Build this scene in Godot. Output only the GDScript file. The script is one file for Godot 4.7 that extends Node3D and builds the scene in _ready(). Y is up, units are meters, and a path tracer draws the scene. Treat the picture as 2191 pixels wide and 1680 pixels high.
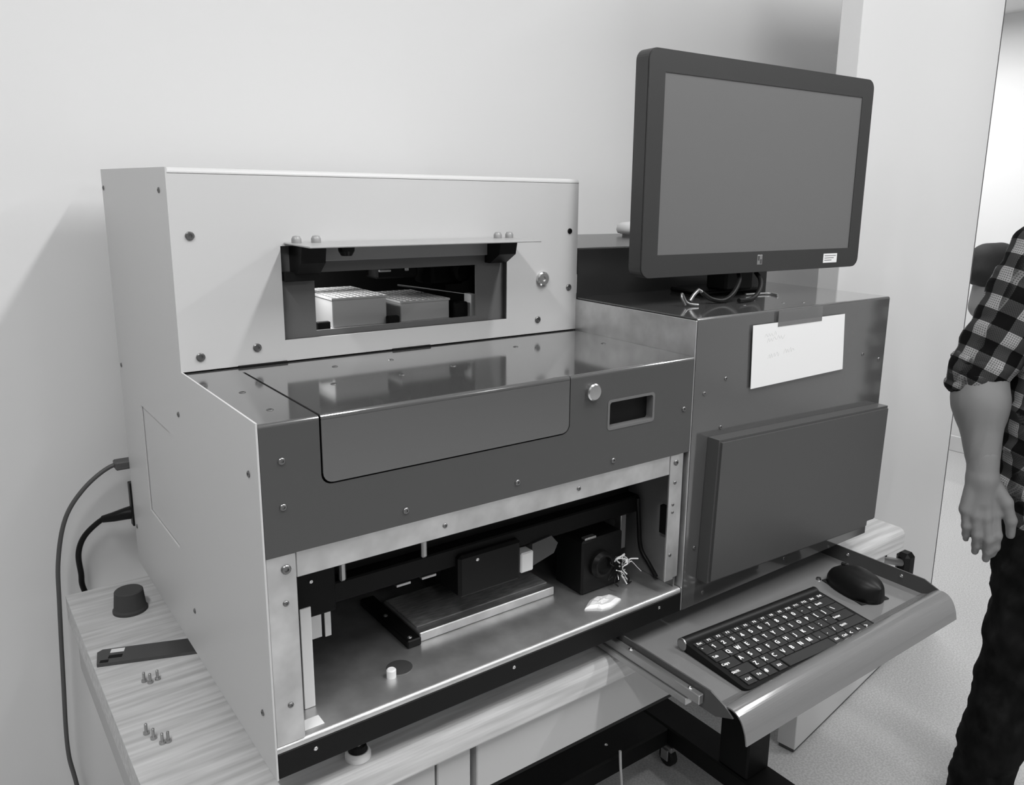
extends Node3D
# Units are metres; y = 0 is the underside of the instrument, the floor lies at FLOOR.

const FLOOR := -0.79
const BENCH := -0.042
const CEIL := 1.84
const WALL_Z := -0.75

var M := {}
var used := {}
var rng := RandomNumberGenerator.new()
var screw_mesh: ArrayMesh
var rivet_mesh: ArrayMesh


func _ready() -> void:
	rng.seed = 7
	make_camera()
	make_light()
	make_materials()
	make_room()
	make_bench()
	make_instrument()
	make_microplates()
	make_tray()
	make_keyboard()
	make_mouse()
	make_monitor()
	make_note()
	make_cables()
	make_bench_items()
	make_people()


# ------------------------------------------------------------------ camera and light
func make_camera() -> void:
	var cam := Camera3D.new()
	cam.name = "camera"
	add_child(cam)
	var yaw := 0.6665
	var pitch := 0.2179
	var roll := 0.0194
	var fwd := Vector3(sin(yaw) * cos(pitch), -sin(pitch), -cos(yaw) * cos(pitch))
	var right := Vector3(cos(yaw), 0, sin(yaw))
	var up := right.cross(fwd)
	var r2 := right * cos(roll) + up * sin(roll)
	var u2 := up * cos(roll) - right * sin(roll)
	cam.transform = Transform3D(Basis(r2, u2, -fwd), Vector3(-0.2472, 0.6305, 0.7853))
	var f := 1755.2
	cam.projection = Camera3D.PROJECTION_FRUSTUM
	cam.near = 0.05
	cam.far = 60.0
	cam.size = 0.05 * 1680.0 / f
	cam.frustum_offset = Vector2((1095.5 - 1189.93) / f, (794.83 - 840.0) / f) * 0.05
	cam.current = true


func make_light() -> void:
	var we := WorldEnvironment.new()
	we.name = "world_environment"
	var e := Environment.new()
	e.background_mode = Environment.BG_COLOR
	e.background_color = Color(0.02, 0.02, 0.02)
	e.tonemap_mode = Environment.TONE_MAPPER_LINEAR
	e.tonemap_exposure = 1.12
	e.sdfgi_enabled = true
	e.ssao_enabled = true
	e.ssil_enabled = true
	we.environment = e
	add_child(we)


# ------------------------------------------------------------------ helpers: materials
func lin(v: float, a := 1.0) -> Color:
	var c := Color(v, v, v).linear_to_srgb()
	c.a = a
	return c


func mat(called: String, v: float, rough: float, metal := 0.0) -> StandardMaterial3D:
	var m := StandardMaterial3D.new()
	m.resource_name = called
	m.albedo_color = lin(v)
	m.roughness = rough
	m.metallic = metal
	M[called] = m
	return m


func noise_tex(freq: float, lo: float, hi: float, size := 512, kind := FastNoiseLite.TYPE_SIMPLEX_SMOOTH, octaves := 4, sd := 1) -> NoiseTexture2D:
	var n := FastNoiseLite.new()
	n.noise_type = kind
	n.frequency = freq
	n.fractal_octaves = octaves
	n.seed = sd
	var t := NoiseTexture2D.new()
	t.width = size
	t.height = size
	t.seamless = true
	t.noise = n
	var g := Gradient.new()
	g.set_color(0, lin(lo))
	g.set_color(1, lin(hi))
	t.color_ramp = g
	return t


func textured(m: StandardMaterial3D, t: Texture2D, scale: Vector3, world := true) -> void:
	m.albedo_color = Color.WHITE
	m.albedo_texture = t
	m.uv1_triplanar = true
	m.uv1_world_triplanar = world
	m.uv1_scale = scale
	m.uv1_offset = Vector3(0.37, 0.21, 0.43)
	m.uv1_triplanar_sharpness = 8.0


func make_materials() -> void:
	mat("wall_paint", 0.74, 0.75)
	mat("ceiling_paint", 0.8, 0.9)
	mat("door_paint", 0.68, 0.3)
	mat("white_coat", 0.56, 0.42)
	var gc := mat("grey_coat", 0.076, 0.1)
	gc.metallic_specular = 0.72
	gc.clearcoat_enabled = true
	gc.clearcoat = 0.8
	gc.clearcoat_roughness = 0.08
	mat("grey_coat_dull", 0.064, 0.35)
	mat("bolt_grey", 0.3, 0.45, 0.2)
	mat("surround_grey", 0.13, 0.4)
	mat("flap_grey", 0.36, 0.3)
	mat("screw_steel", 0.22, 0.35, 0.9)
	mat("tray_coat", 0.165, 0.12).metallic_specular = 0.6
	mat("housing_grey", 0.05, 0.25)
	mat("black_coat", 0.006, 0.5)
	mat("black_plastic", 0.008, 0.4)
	mat("foil", 0.85, 0.4, 0.3)
	mat("soft_black", 0.02, 0.6)
	mat("key_plastic", 0.022, 0.38)
	mat("legend_white", 0.9, 0.5)
	mat("monitor_plastic", 0.035, 0.4)
	mat("screen_glass", 0.135, 0.35)
	mat("chrome", 0.7, 0.22, 1.0)
	mat("dull_steel", 0.45, 0.4, 0.9)
	mat("dark_steel", 0.12, 0.45, 0.6)
	mat("paper", 0.78, 0.8)
	mat("label_white", 0.8, 0.6)
	mat("cable_grey", 0.08, 0.5)
	mat("clear_plate", 0.5, 0.35)
	mat("rubber", 0.05, 0.8)
	mat("skin", 0.2, 0.55)
	mat("hair", 0.008, 0.8)
	mat("dark_cloth", 0.02, 0.85)
	mat("shoe", 0.03, 0.5)
	mat("interior_black", 0.005, 0.6)
	mat("bench_laminate", 0.46, 0.45)
	for k in ["black_coat", "black_plastic", "interior_black", "soft_black", "dark_cloth"]:
		M[k].metallic_specular = 0.3
	var al := mat("aluminium", 0.6, 0.32, 0.8)
	textured(al, noise_tex(0.01, 0.48, 0.72, 512, FastNoiseLite.TYPE_SIMPLEX_SMOOTH, 4, 3), Vector3(3.1, 3.1, 3.1))
	var wood := mat("pale_wood", 0.5, 0.42)
	textured(wood, noise_tex(0.045, 0.42, 0.72, 1024, FastNoiseLite.TYPE_SIMPLEX_SMOOTH, 5, 5), Vector3(0.11, 1.5, 1.5))
	var fl := mat("concrete", 0.5, 0.55)
	textured(fl, noise_tex(0.09, 0.42, 0.66, 1024, FastNoiseLite.TYPE_SIMPLEX, 4, 9), Vector3(1.3, 1.3, 1.3))
	var jn := mat("denim", 0.02, 0.85)
	jn.metallic_specular = 0.2
	textured(jn, noise_tex(0.02, 0.003, 0.017, 512, FastNoiseLite.TYPE_SIMPLEX_SMOOTH, 4, 12), Vector3(2.2, 1.1, 2.2), false)
	var pd := mat("pad_weave", 0.15, 0.6)
	textured(pd, noise_tex(0.05, 0.15, 0.30, 512, FastNoiseLite.TYPE_SIMPLEX, 3, 14), Vector3(1.2, 6.0, 6.0))
	var pl := mat("plaid", 0.2, 0.9)
	textured(pl, plaid_texture(), Vector3(17.5, 17.5, 17.5), false)
	pl.uv1_triplanar_sharpness = 4.0
	pl.metallic_specular = 0.2
	var tp := mat("clear_tape", 0.25, 0.3)
	tp.transparency = BaseMaterial3D.TRANSPARENCY_ALPHA
	tp.albedo_color = lin(0.2, 0.55)
	var glow := mat("lamp_glow", 0.9, 0.5)
	glow.emission_enabled = true
	glow.emission = Color.WHITE
	glow.emission_energy_multiplier = 2.0


func plaid_texture() -> ImageTexture:
	var n := 128
	var im := Image.create(n, n, false, Image.FORMAT_RGB8)
	for y in n:
		for x in n:
			var a := 1 if x < 64 else 0
			var b := 1 if y < 64 else 0
			var v: float = [0.005, 0.06, 0.34][a + b]
			var dot := (x / 5 + y / 5) % 2
			if a + b == 1 and dot:
				v *= 0.55
			if a + b == 2 and (x / 5) % 2 == 1 and (y / 5) % 2 == 1:
				v *= 0.3
			im.set_pixel(x, y, lin(v))
	return ImageTexture.create_from_image(im)


# ------------------------------------------------------------------ helpers: shapes
func S() -> SurfaceTool:
	var st := SurfaceTool.new()
	st.begin(Mesh.PRIMITIVE_TRIANGLES)
	return st


# adds a closed shape; turns it so that its faces look outwards
func add(st: SurfaceTool, tris: PackedVector3Array, group := -1, flat := PackedVector3Array()) -> void:
	var vol := 0.0
	for part_of in [tris, flat]:
		for i in range(0, part_of.size(), 3):
			vol += part_of[i].dot(part_of[i + 1].cross(part_of[i + 2]))
	var flip := vol > 0.0
	st.set_smooth_group(group)
	for i in range(0, tris.size(), 3):
		st.add_vertex(tris[i])
		st.add_vertex(tris[i + 2] if flip else tris[i + 1])
		st.add_vertex(tris[i + 1] if flip else tris[i + 2])
	st.set_smooth_group(-1)
	for i in range(0, flat.size(), 3):
		st.add_vertex(flat[i])
		st.add_vertex(flat[i + 2] if flip else flat[i + 1])
		st.add_vertex(flat[i + 1] if flip else flat[i + 2])


func box(st: SurfaceTool, lo: Vector3, hi: Vector3, bev := 0.0, x := Transform3D()) -> void:
	var c := (lo + hi) * 0.5
	var h := (hi - lo).abs() * 0.5
	bev = minf(bev, minf(h.x, minf(h.y, h.z)) * 0.9)
	var t := PackedVector3Array()
	var sgn := [-1.0, 1.0]
	# p(s, k): corner s pulled in along the two axes other than k
	var p := func(sx: float, sy: float, sz: float, k: int) -> Vector3:
		var v := Vector3(sx * (h.x - (0.0 if k == 0 else bev)), sy * (h.y - (0.0 if k == 1 else bev)), sz * (h.z - (0.0 if k == 2 else bev)))
		return x * (c + v)
	var quads := []
	for s in sgn:
		quads.append([p.call(s, -1.0, -1.0, 0), p.call(s, 1.0, -1.0, 0), p.call(s, 1.0, 1.0, 0), p.call(s, -1.0, 1.0, 0)])
		quads.append([p.call(-1.0, s, -1.0, 1), p.call(1.0, s, -1.0, 1), p.call(1.0, s, 1.0, 1), p.call(-1.0, s, 1.0, 1)])
		quads.append([p.call(-1.0, -1.0, s, 2), p.call(1.0, -1.0, s, 2), p.call(1.0, 1.0, s, 2), p.call(-1.0, 1.0, s, 2)])
	if bev > 0.0:
		for a in sgn:
			for b in sgn:
				quads.append([p.call(a, b, -1.0, 0), p.call(a, b, -1.0, 1), p.call(a, b, 1.0, 1), p.call(a, b, 1.0, 0)])
				quads.append([p.call(a, -1.0, b, 0), p.call(a, -1.0, b, 2), p.call(a, 1.0, b, 2), p.call(a, 1.0, b, 0)])
				quads.append([p.call(-1.0, a, b, 1), p.call(-1.0, a, b, 2), p.call(1.0, a, b, 2), p.call(1.0, a, b, 1)])
	var mid: Vector3 = x * c
	for q in quads:
		outward(t, mid, q[0], q[1], q[2])
		outward(t, mid, q[0], q[2], q[3])
	if bev > 0.0:
		for a in sgn:
			for b in sgn:
				for d in sgn:
					outward(t, mid, p.call(a, b, d, 0), p.call(a, b, d, 1), p.call(a, b, d, 2))
	st.set_smooth_group(-1)
	for v in t:
		st.add_vertex(v)


func outward(t: PackedVector3Array, mid: Vector3, a: Vector3, b: Vector3, c: Vector3) -> void:
	if (b - a).cross(c - a).dot((a + b + c) / 3.0 - mid) > 0.0:
		t.append_array([a, c, b])
	else:
		t.append_array([a, b, c])


# a polygon in the plane across an axis (x: (z,y), y: (x,z), z: (x,y)), pushed from lo to hi
func prism(st: SurfaceTool, poly: PackedVector2Array, axis: String, lo: float, hi: float, x := Transform3D(), smooth := false) -> void:
	var place := func(q: Vector2, d: float) -> Vector3:
		if axis == "x":
			return x * Vector3(d, q.y, q.x)
		if axis == "y":
			return x * Vector3(q.x, d, q.y)
		return x * Vector3(q.x, q.y, d)
	var sides := PackedVector3Array()
	var caps := PackedVector3Array()
	var n := poly.size()
	for i in n:
		var a: Vector3 = place.call(poly[i], lo)
		var b: Vector3 = place.call(poly[(i + 1) % n], lo)
		var c: Vector3 = place.call(poly[(i + 1) % n], hi)
		var d: Vector3 = place.call(poly[i], hi)
		sides.append_array([a, b, c, a, c, d])
	var ix := Geometry2D.triangulate_polygon(poly)
	# caps run against the sides at lo and with them at hi
	var area := 0.0
	for i in n:
		area += poly[i].cross(poly[(i + 1) % n])
	for i in range(0, ix.size(), 3):
		var p0 := poly[ix[i]]
		var p1 := poly[ix[i + 1]]
		var p2 := poly[ix[i + 2]]
		if ((p1 - p0).cross(p2 - p0) > 0.0) != (area > 0.0):
			var s := p1
			p1 = p2
			p2 = s
		caps.append_array([place.call(p0, lo), place.call(p2, lo), place.call(p1, lo)])
		caps.append_array([place.call(p0, hi), place.call(p1, hi), place.call(p2, hi)])
	if smooth:
		add(st, sides, 1, caps)
	else:
		sides.append_array(caps)
		add(st, sides)


# an open polyline given thickness to its left, for bent sheet metal; pushed along x
func sheet(st: SurfaceTool, path: PackedVector2Array, th: float, x0: float, x1: float, x := Transform3D()) -> void:
	var back := PackedVector2Array()
	for i in path.size():
		var d := Vector2.ZERO
		if i > 0:
			d += (path[i] - path[i - 1]).normalized()
		if i < path.size() - 1:
			d += (path[i + 1] - path[i]).normalized()
		d = d.normalized()
		back.append(path[i] + Vector2(-d.y, d.x) * th)
	back.reverse()
	prism(st, path + back, "x", x0, x1, x)


func arc(c: Vector2, r: float, a0: float, a1: float, n := 6) -> PackedVector2Array:
	var o := PackedVector2Array()
	for i in n + 1:
		var a := deg_to_rad(lerpf(a0, a1, float(i) / n))
		o.append(c + Vector2(cos(a), sin(a)) * r)
	return o


func round_rect(lo: Vector2, hi: Vector2, r: float, n := 5) -> PackedVector2Array:
	var o := PackedVector2Array()
	o.append_array(arc(Vector2(hi.x - r, hi.y - r), r, 0, 90, n))
	o.append_array(arc(Vector2(lo.x + r, hi.y - r), r, 90, 180, n))
	o.append_array(arc(Vector2(lo.x + r, lo.y + r), r, 180, 270, n))
	o.append_array(arc(Vector2(hi.x - r, lo.y + r), r, 270, 360, n))
	return o


# a flat frame between two outlines with the same number of points
func rim(st: SurfaceTool, outer: PackedVector2Array, inner: PackedVector2Array, lo: float, hi: float, x := Transform3D()) -> void:
	var t := PackedVector3Array()
	var n := outer.size()
	for i in n:
		var j := (i + 1) % n
		var o0 := outer[i]
		var o1 := outer[j]
		var i0 := inner[i]
		var i1 := inner[j]
		for q in [[Vector3(o0.x, o0.y, hi), Vector3(o1.x, o1.y, hi), Vector3(i1.x, i1.y, hi), Vector3(i0.x, i0.y, hi)],
				[Vector3(o1.x, o1.y, lo), Vector3(o0.x, o0.y, lo), Vector3(i0.x, i0.y, lo), Vector3(i1.x, i1.y, lo)],
				[Vector3(o0.x, o0.y, lo), Vector3(o1.x, o1.y, lo), Vector3(o1.x, o1.y, hi), Vector3(o0.x, o0.y, hi)],
				[Vector3(i1.x, i1.y, lo), Vector3(i0.x, i0.y, lo), Vector3(i0.x, i0.y, hi), Vector3(i1.x, i1.y, hi)]]:
			t.append_array([x * q[0], x * q[1], x * q[2], x * q[0], x * q[2], x * q[3]])
	add(st, t)


func tube(st: SurfaceTool, path: PackedVector3Array, r: float, n := 8, r_end := -1.0) -> void:
	if r_end < 0.0:
		r_end = r
	var rings := []
	var ref := Vector3(0.31, 0.87, 0.38)
	var last := Vector3.ZERO
	for i in path.size():
		var d := (path[mini(i + 1, path.size() - 1)] - path[maxi(i - 1, 0)]).normalized()
		var u := (ref if last == Vector3.ZERO else last)
		u = (u - d * u.dot(d)).normalized()
		last = u
		var v := d.cross(u)
		var rr := lerpf(r, r_end, float(i) / maxf(1.0, path.size() - 1))
		var ring := PackedVector3Array()
		for k in n:
			var a := TAU * k / n
			ring.append(path[i] + (u * cos(a) + v * sin(a)) * rr)
		rings.append(ring)
	loft(st, rings)


func loft(st: SurfaceTool, rings: Array, group := 1) -> void:
	var t := PackedVector3Array()
	var caps := PackedVector3Array()
	var n: int = rings[0].size()
	for i in rings.size() - 1:
		for k in n:
			var a: Vector3 = rings[i][k]
			var b: Vector3 = rings[i][(k + 1) % n]
			var c: Vector3 = rings[i + 1][(k + 1) % n]
			var d: Vector3 = rings[i + 1][k]
			t.append_array([a, b, c, a, c, d])
	var first: PackedVector3Array = rings[0]
	var end: PackedVector3Array = rings[-1]
	for k in range(1, n - 1):
		caps.append_array([first[0], first[k + 1], first[k]])
		caps.append_array([end[0], end[k], end[k + 1]])
	add(st, t, group, caps)


# turned shape: profile of (radius, height) along the y axis of x; sharp keeps each edge
func lathe(st: SurfaceTool, profile: PackedVector2Array, n: int, x := Transform3D(), sharp := true) -> void:
	var t := []
	var vol := 0.0
	for i in profile.size() - 1:
		var seg := PackedVector3Array()
		for k in n:
			var a0 := TAU * k / n
			var a1 := TAU * (k + 1) / n
			var p := profile[i]
			var q := profile[i + 1]
			var a: Vector3 = x * Vector3(cos(a0) * p.x, p.y, sin(a0) * p.x)
			var b: Vector3 = x * Vector3(cos(a1) * p.x, p.y, sin(a1) * p.x)
			var c: Vector3 = x * Vector3(cos(a1) * q.x, q.y, sin(a1) * q.x)
			var d: Vector3 = x * Vector3(cos(a0) * q.x, q.y, sin(a0) * q.x)
			if p.x > 1e-6:
				seg.append_array([a, b, c])
			if q.x > 1e-6:
				seg.append_array([a, c, d])
		t.append(seg)
	var mid := x.origin
	for seg in t:
		for i in range(0, seg.size(), 3):
			vol += (seg[i] - mid).dot((seg[i + 1] - mid).cross(seg[i + 2] - mid))
	for i in t.size():
		st.set_smooth_group(2 + i if sharp else 1)
		var seg: PackedVector3Array = t[i]
		for k in range(0, seg.size(), 3):
			st.add_vertex(seg[k])
			st.add_vertex(seg[k + 2] if vol > 0.0 else seg[k + 1])
			st.add_vertex(seg[k + 1] if vol > 0.0 else seg[k + 2])


func curve(points: Array, steps := 8) -> PackedVector3Array:
	var o := PackedVector3Array()
	var n := points.size()
	for i in n - 1:
		var a: Vector3 = points[maxi(i - 1, 0)]
		var b: Vector3 = points[i]
		var c: Vector3 = points[i + 1]
		var d: Vector3 = points[mini(i + 2, n - 1)]
		for k in steps:
			o.append(b.cubic_interpolate(c, a, d, float(k) / steps))
	o.append(points[n - 1])
	return o


func mesh_of(st: SurfaceTool) -> ArrayMesh:
	st.generate_normals()
	st.index()
	return st.commit()


# ------------------------------------------------------------------ helpers: nodes
func numbered(called: String) -> String:
	var n: int = used.get(called, 0)
	used[called] = n + 1
	return called if n == 0 else "%s_%03d" % [called, n]


func thing(called: String, label: String, category: String, at := Vector3.ZERO, turn := 0.0, group := "") -> Node3D:
	var o := Node3D.new()
	o.name = numbered(called)
	add_child(o)
	o.position = at
	o.rotation.y = turn
	o.set_meta("label", label)
	o.set_meta("category", category)
	if group:
		o.set_meta("group", group)
	return o


# a part whose shape is given in world coordinates
func part(parent: Node3D, called: String, st: SurfaceTool, m: Material, label := "") -> MeshInstance3D:
	var o := local_part(parent, called, mesh_of(st), m, label)
	if not parent is MeshInstance3D:
		o.position = -parent.position
	return o


func local_part(parent: Node3D, called: String, mesh: Mesh, m: Material, label := "") -> MeshInstance3D:
	var o := MeshInstance3D.new()
	o.name = called
	o.mesh = mesh
	o.material_override = m
	o.cast_shadow = GeometryInstance3D.SHADOW_CASTING_SETTING_ON
	if label:
		o.set_meta("label", label)
	parent.add_child(o, true)
	return o


func structure(called: String, st: SurfaceTool, m: Material) -> MeshInstance3D:
	var o := MeshInstance3D.new()
	o.name = called
	o.mesh = mesh_of(st)
	o.material_override = m
	o.set_meta("kind", "structure")
	add_child(o)
	return o


func single(called: String, st: SurfaceTool, m: Material, label: String, category: String, group := "") -> MeshInstance3D:
	var o := MeshInstance3D.new()
	o.name = numbered(called)
	o.mesh = mesh_of(st)
	o.material_override = m
	o.set_meta("label", label)
	o.set_meta("category", category)
	if group:
		o.set_meta("group", group)
	add_child(o)
	return o


const FACE_FRONT := Basis(Vector3(1, 0, 0), Vector3(0, 0, 1), Vector3(0, -1, 0))   # y axis turned to +z
const FACE_LEFT := Basis(Vector3(0, 1, 0), Vector3(-1, 0, 0), Vector3(0, 0, 1))    # y axis turned to -x
const FACE_UP := Basis()


func screw(parent: Node3D, at: Vector3, face: Basis, m: Material, size := 1.0, called := "screw") -> void:
	var o := local_part(parent, called, screw_mesh, m)
	o.transform = Transform3D(face.scaled(Vector3.ONE * size), at)


# ------------------------------------------------------------------ room
func make_room() -> void:
	screw_mesh = ArrayMesh.new()
	var st := S()
	lathe(st, PackedVector2Array([Vector2(0.0045, 0), Vector2(0.0045, 0.0011), Vector2(0.0036, 0.002), Vector2(0.0021, 0.002), Vector2(0.0021, 0.0006), Vector2(0, 0.0006)]), 14)
	screw_mesh = mesh_of(st)
	st = S()
	box(st, Vector3(-4.6, FLOOR - 0.1, -4.1), Vector3(5.2, FLOOR, 7.1))
	structure("floor", st, M.concrete)
	st = S()
	box(st, Vector3(-4.6, CEIL, -0.85), Vector3(3.3, CEIL + 0.1, 7.1))
	structure("ceiling", st, M.ceiling_paint)
	st = S()
	box(st, Vector3(2.5, 1.56, -4.1), Vector3(5.2, 1.66, -0.85))
	box(st, Vector3(3.3, 1.56, -0.85), Vector3(5.2, 1.66, 7.1))
	box(st, Vector3(3.2, 1.56, -0.85), Vector3(3.3, CEIL + 0.1, 7.1))
	box(st, Vector3(2.5, 1.66, -0.95), Vector3(3.3, CEIL + 0.1, -0.85))
	structure("ceiling_hall", st, M.ceiling_paint)
	st = S()
	box(st, Vector3(-4.6, FLOOR, WALL_Z - 0.1), Vector3(2.5, CEIL, WALL_Z))
	structure("wall_back", st, M.wall_paint)
	st = S()
	box(st, Vector3(-4.7, FLOOR, -0.85), Vector3(-4.6, CEIL, 7.1))
	structure("wall_left", st, M.wall_paint)
	st = S()
	box(st, Vector3(-4.6, FLOOR, 7.0), Vector3(5.2, CEIL, 7.1))
	structure("wall_front", st, M.wall_paint)
	st = S()
	box(st, Vector3(4.35, FLOOR, -4.1), Vector3(4.45, 1.66, 7.1))
	structure("wall_right", st, M.wall_paint)
	st = S()
	box(st, Vector3(2.4, FLOOR, -4.1), Vector3(2.5, 1.66, -0.85))
	structure("wall_passage", st, M.wall_paint)
	st = S()
	box(st, Vector3(2.5, FLOOR, -4.1), Vector3(4.35, 1.66, -4.0))
	structure("wall_end", st, M.wall_paint)
	st = S()
	box(st, Vector3(4.335, FLOOR, -4.0), Vector3(4.35, FLOOR + 0.09, 7.0), 0.003)
	structure("baseboard_right", st, M.door_paint)
	# white door leaf standing open behind the end of the bench
	var door := Node3D.new()
	door.name = "door_1"
	door.set_meta("kind", "structure")
	add_child(door)
	door.position = Vector3(1.408, FLOOR, -0.289)
	door.rotation.y = 0.152
	st = S()
	box(st, Vector3(0, 0.012, -0.05), Vector3(0.94, 2.1, 0), 0.0015)
	local_part(door, "door_leaf", mesh_of(st), M.door_paint)
	st = S()
	box(st, Vector3(0.9405, 0.012, -0.05), Vector3(0.9445, 2.1, 0.0008))
	local_part(door, "edge_seal", mesh_of(st), M.dark_steel)
	st = S()
	box(st, Vector3(0.004, 0.002, -0.046), Vector3(0.936, 0.0118, -0.004))
	local_part(door, "bottom_seal", mesh_of(st), M.dark_steel)
	for row in [[-0.72, "left end of the bench"], [0.735, "instrument"], [2.19, "man in plaid"]]:
		ceiling_lamp(Vector3(row[0], CEIL, 0.75), 1.1, 0.09, 2.2, "slim ceiling strip light near the back wall above the " + row[1])
		ceiling_lamp(Vector3(row[0], CEIL, 3.2), 1.1, 0.09, 1.2, "slim ceiling strip light away from the wall, above the " + row[1])
	ceiling_lamp(Vector3(3.5, 1.56, -1.6), 1.2, 0.3, 2.3, "wide white ceiling panel light in the passage past the door")


func ceiling_lamp(at: Vector3, length: float, width: float, energy: float, label: String) -> void:
	var t := thing("ceiling_light", label, "ceiling light", at, 0.0, "ceiling lights")
	var st := S()
	box(st, Vector3(-width / 2 - 0.012, -0.03, -length / 2 - 0.012), Vector3(width / 2 + 0.012, 0, length / 2 + 0.012), 0.003)
	local_part(t, "housing", mesh_of(st), M.white_coat)
	st = S()
	box(st, Vector3(-width / 2, -0.034, -length / 2), Vector3(width / 2, -0.0302, length / 2), 0.001)
	local_part(t, "diffuser", mesh_of(st), M.lamp_glow)
	var l := AreaLight3D.new()
	l.name = "lamp_light"
	l.area_size = Vector2(width, length)
	l.area_normalize_energy = true
	l.light_energy = energy
	l.shadow_enabled = true
	l.area_range = 14.0
	l.position = Vector3(0, -0.038, 0)
	l.rotation.x = -PI / 2
	t.add_child(l)


# ------------------------------------------------------------------ bench
func make_bench() -> void:
	var t := thing("lab_bench", "wheeled bench with pale wood grain top carrying the instrument", "bench", Vector3(0.6, FLOOR, -0.35))
	var st := S()
	var z0 := -0.69
	var z1 := -0.014
	var poly := PackedVector2Array([Vector2(z0, BENCH - 0.043), Vector2(z1 - 0.004, BENCH - 0.043)])
	poly.append_array(arc(Vector2(z1 - 0.004, BENCH - 0.039), 0.004, -90, 0, 3))
	poly.append_array(arc(Vector2(z1 - 0.014, BENCH - 0.014), 0.014, 0, 90, 6))
	poly.append(Vector2(z0, BENCH))
	prism(st, poly, "x", -0.112, 1.31)
	part(t, "worktop", st, M.pale_wood)
	# drawer fronts under the worktop
	for d in [[-0.10, 0.205], [0.208, 0.258], [0.268, 0.80], [0.803, 1.26]]:
		st = S()
		box(st, Vector3(d[0], -0.163, -0.06), Vector3(d[1], BENCH - 0.045, -0.024), 0.0015)
		part(t, "drawer_front", st, M.bench_laminate)
	st = S()
	box(st, Vector3(-0.105, -0.163, -0.66), Vector3(-0.085, BENCH - 0.044, -0.062), 0.0015)
	part(t, "side_apron", st, M.bench_laminate)
	st = S()
	box(st, Vector3(-0.1058, -0.135, -0.24), Vector3(-0.1042, -0.115, -0.19), 0.0005)
	part(t, "side_slot", st, M.black_coat)
	st = S()
	box(st, Vector3(-0.08, -0.19, -0.09), Vector3(1.25, -0.166, -0.045), 0.002)
	box(st, Vector3(-0.08, -0.19, -0.66), Vector3(1.25, -0.166, -0.62), 0.002)
	part(t, "frame_rail", st, M.black_coat)
	# legs with feet on castors and a low cross bar
	for x in [0.03, 1.155]:
		st = S()
		box(st, Vector3(x - 0.04, -0.68, -0.30), Vector3(x + 0.04, -0.166, -0.215), 0.004)
		part(t, "leg", st, M.black_coat)
		st = S()
		box(st, Vector3(x - 0.045, -0.73, -0.60), Vector3(x + 0.045, -0.68, 0.02), 0.004)
		part(t, "foot", st, M.black_coat)
		for z in [-0.46, -0.02]:
			castor(t, Vector3(x - 0.037, FLOOR, z))
	st = S()
	box(st, Vector3(0.076, -0.73, -0.565), Vector3(1.109, -0.68, -0.455), 0.004)
	part(t, "cross_bar", st, M.black_coat)
	for x in [0.62, 0.94]:
		screw(t, Vector3(x, -0.68, -0.50) - t.position, FACE_UP, M.chrome, 1.0)
	st = S()
	tube(st, curve([Vector3(0.93, -0.655, -0.44), Vector3(0.93, -0.70, -0.436), Vector3(0.935, -0.785, -0.43)], 4), 0.0035, 6)
	part(t, "cable_tie", st, M.label_white, "thin white cable tie hanging off the cross bar")
	# clamp lever under the right end
	st = S()
	prism(st, PackedVector2Array([Vector2(1.25, -0.0862), Vector2(1.306, -0.0862), Vector2(1.306, -0.116), Vector2(1.29, -0.116)]), "z", -0.07, -0.045)
	part(t, "clamp_bracket", st, M.black_coat)
	st = S()
	tube(st, PackedVector3Array([Vector3(1.27, -0.110, -0.05), Vector3(1.37, -0.145, -0.04)]), 0.008, 10)
	part(t, "clamp_rod", st, M.dull_steel)
	st = S()
	box(st, Vector3(1.358, -0.178, -0.056), Vector3(1.392, -0.120, -0.024), 0.008)
	part(t, "clamp_knob", st, M.black_plastic)


func castor(t: Node3D, at: Vector3) -> void:
	var st := S()
	box(st, at + Vector3(-0.012, 0.045, -0.02), at + Vector3(0.012, 0.06, 0.02), 0.002)
	box(st, at + Vector3(-0.016, 0.02, -0.012), at + Vector3(-0.012, 0.05, 0.012), 0.001)
	box(st, at + Vector3(0.012, 0.02, -0.012), at + Vector3(0.016, 0.05, 0.012), 0.001)
	var c := part(t, "castor", st, M.dull_steel)
	st = S()
	lathe(st, PackedVector2Array([Vector2(0, -0.011), Vector2(0.02, -0.011), Vector2(0.025, -0.007), Vector2(0.025, 0.007), Vector2(0.02, 0.011), Vector2(0, 0.011)]), 20, Transform3D(FACE_LEFT, at + Vector3(0, 0.025, 0)))
	part(c, "wheel", st, M.soft_black)


# ------------------------------------------------------------------ instrument
const W := 0.624
const W3 := 1.129
const D1 := -0.272
const D2 := -0.668
const H1 := 0.40
const H3 := 0.648
const H4 := 0.455
const H5 := 0.537


func boxes(list: Array, bev := 0.0) -> SurfaceTool:
	var st := S()
	for b in list:
		box(st, Vector3(b[0], b[2], b[4]), Vector3(b[1], b[3], b[5]), bev)
	return st


# top sheet that bends down at the front: from (back, top) to (front, bottom)
func bent(st: SurfaceTool, x0: float, x1: float, back: float, top: float, front: float, bottom: float, r: float, th := 0.002) -> void:
	var path := PackedVector2Array([Vector2(front, bottom)])
	path.append_array(arc(Vector2(front - r, top - r), r, 0, 90, 6))
	path.append(Vector2(back, top))
	sheet(st, path, th, x0, x1)


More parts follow.
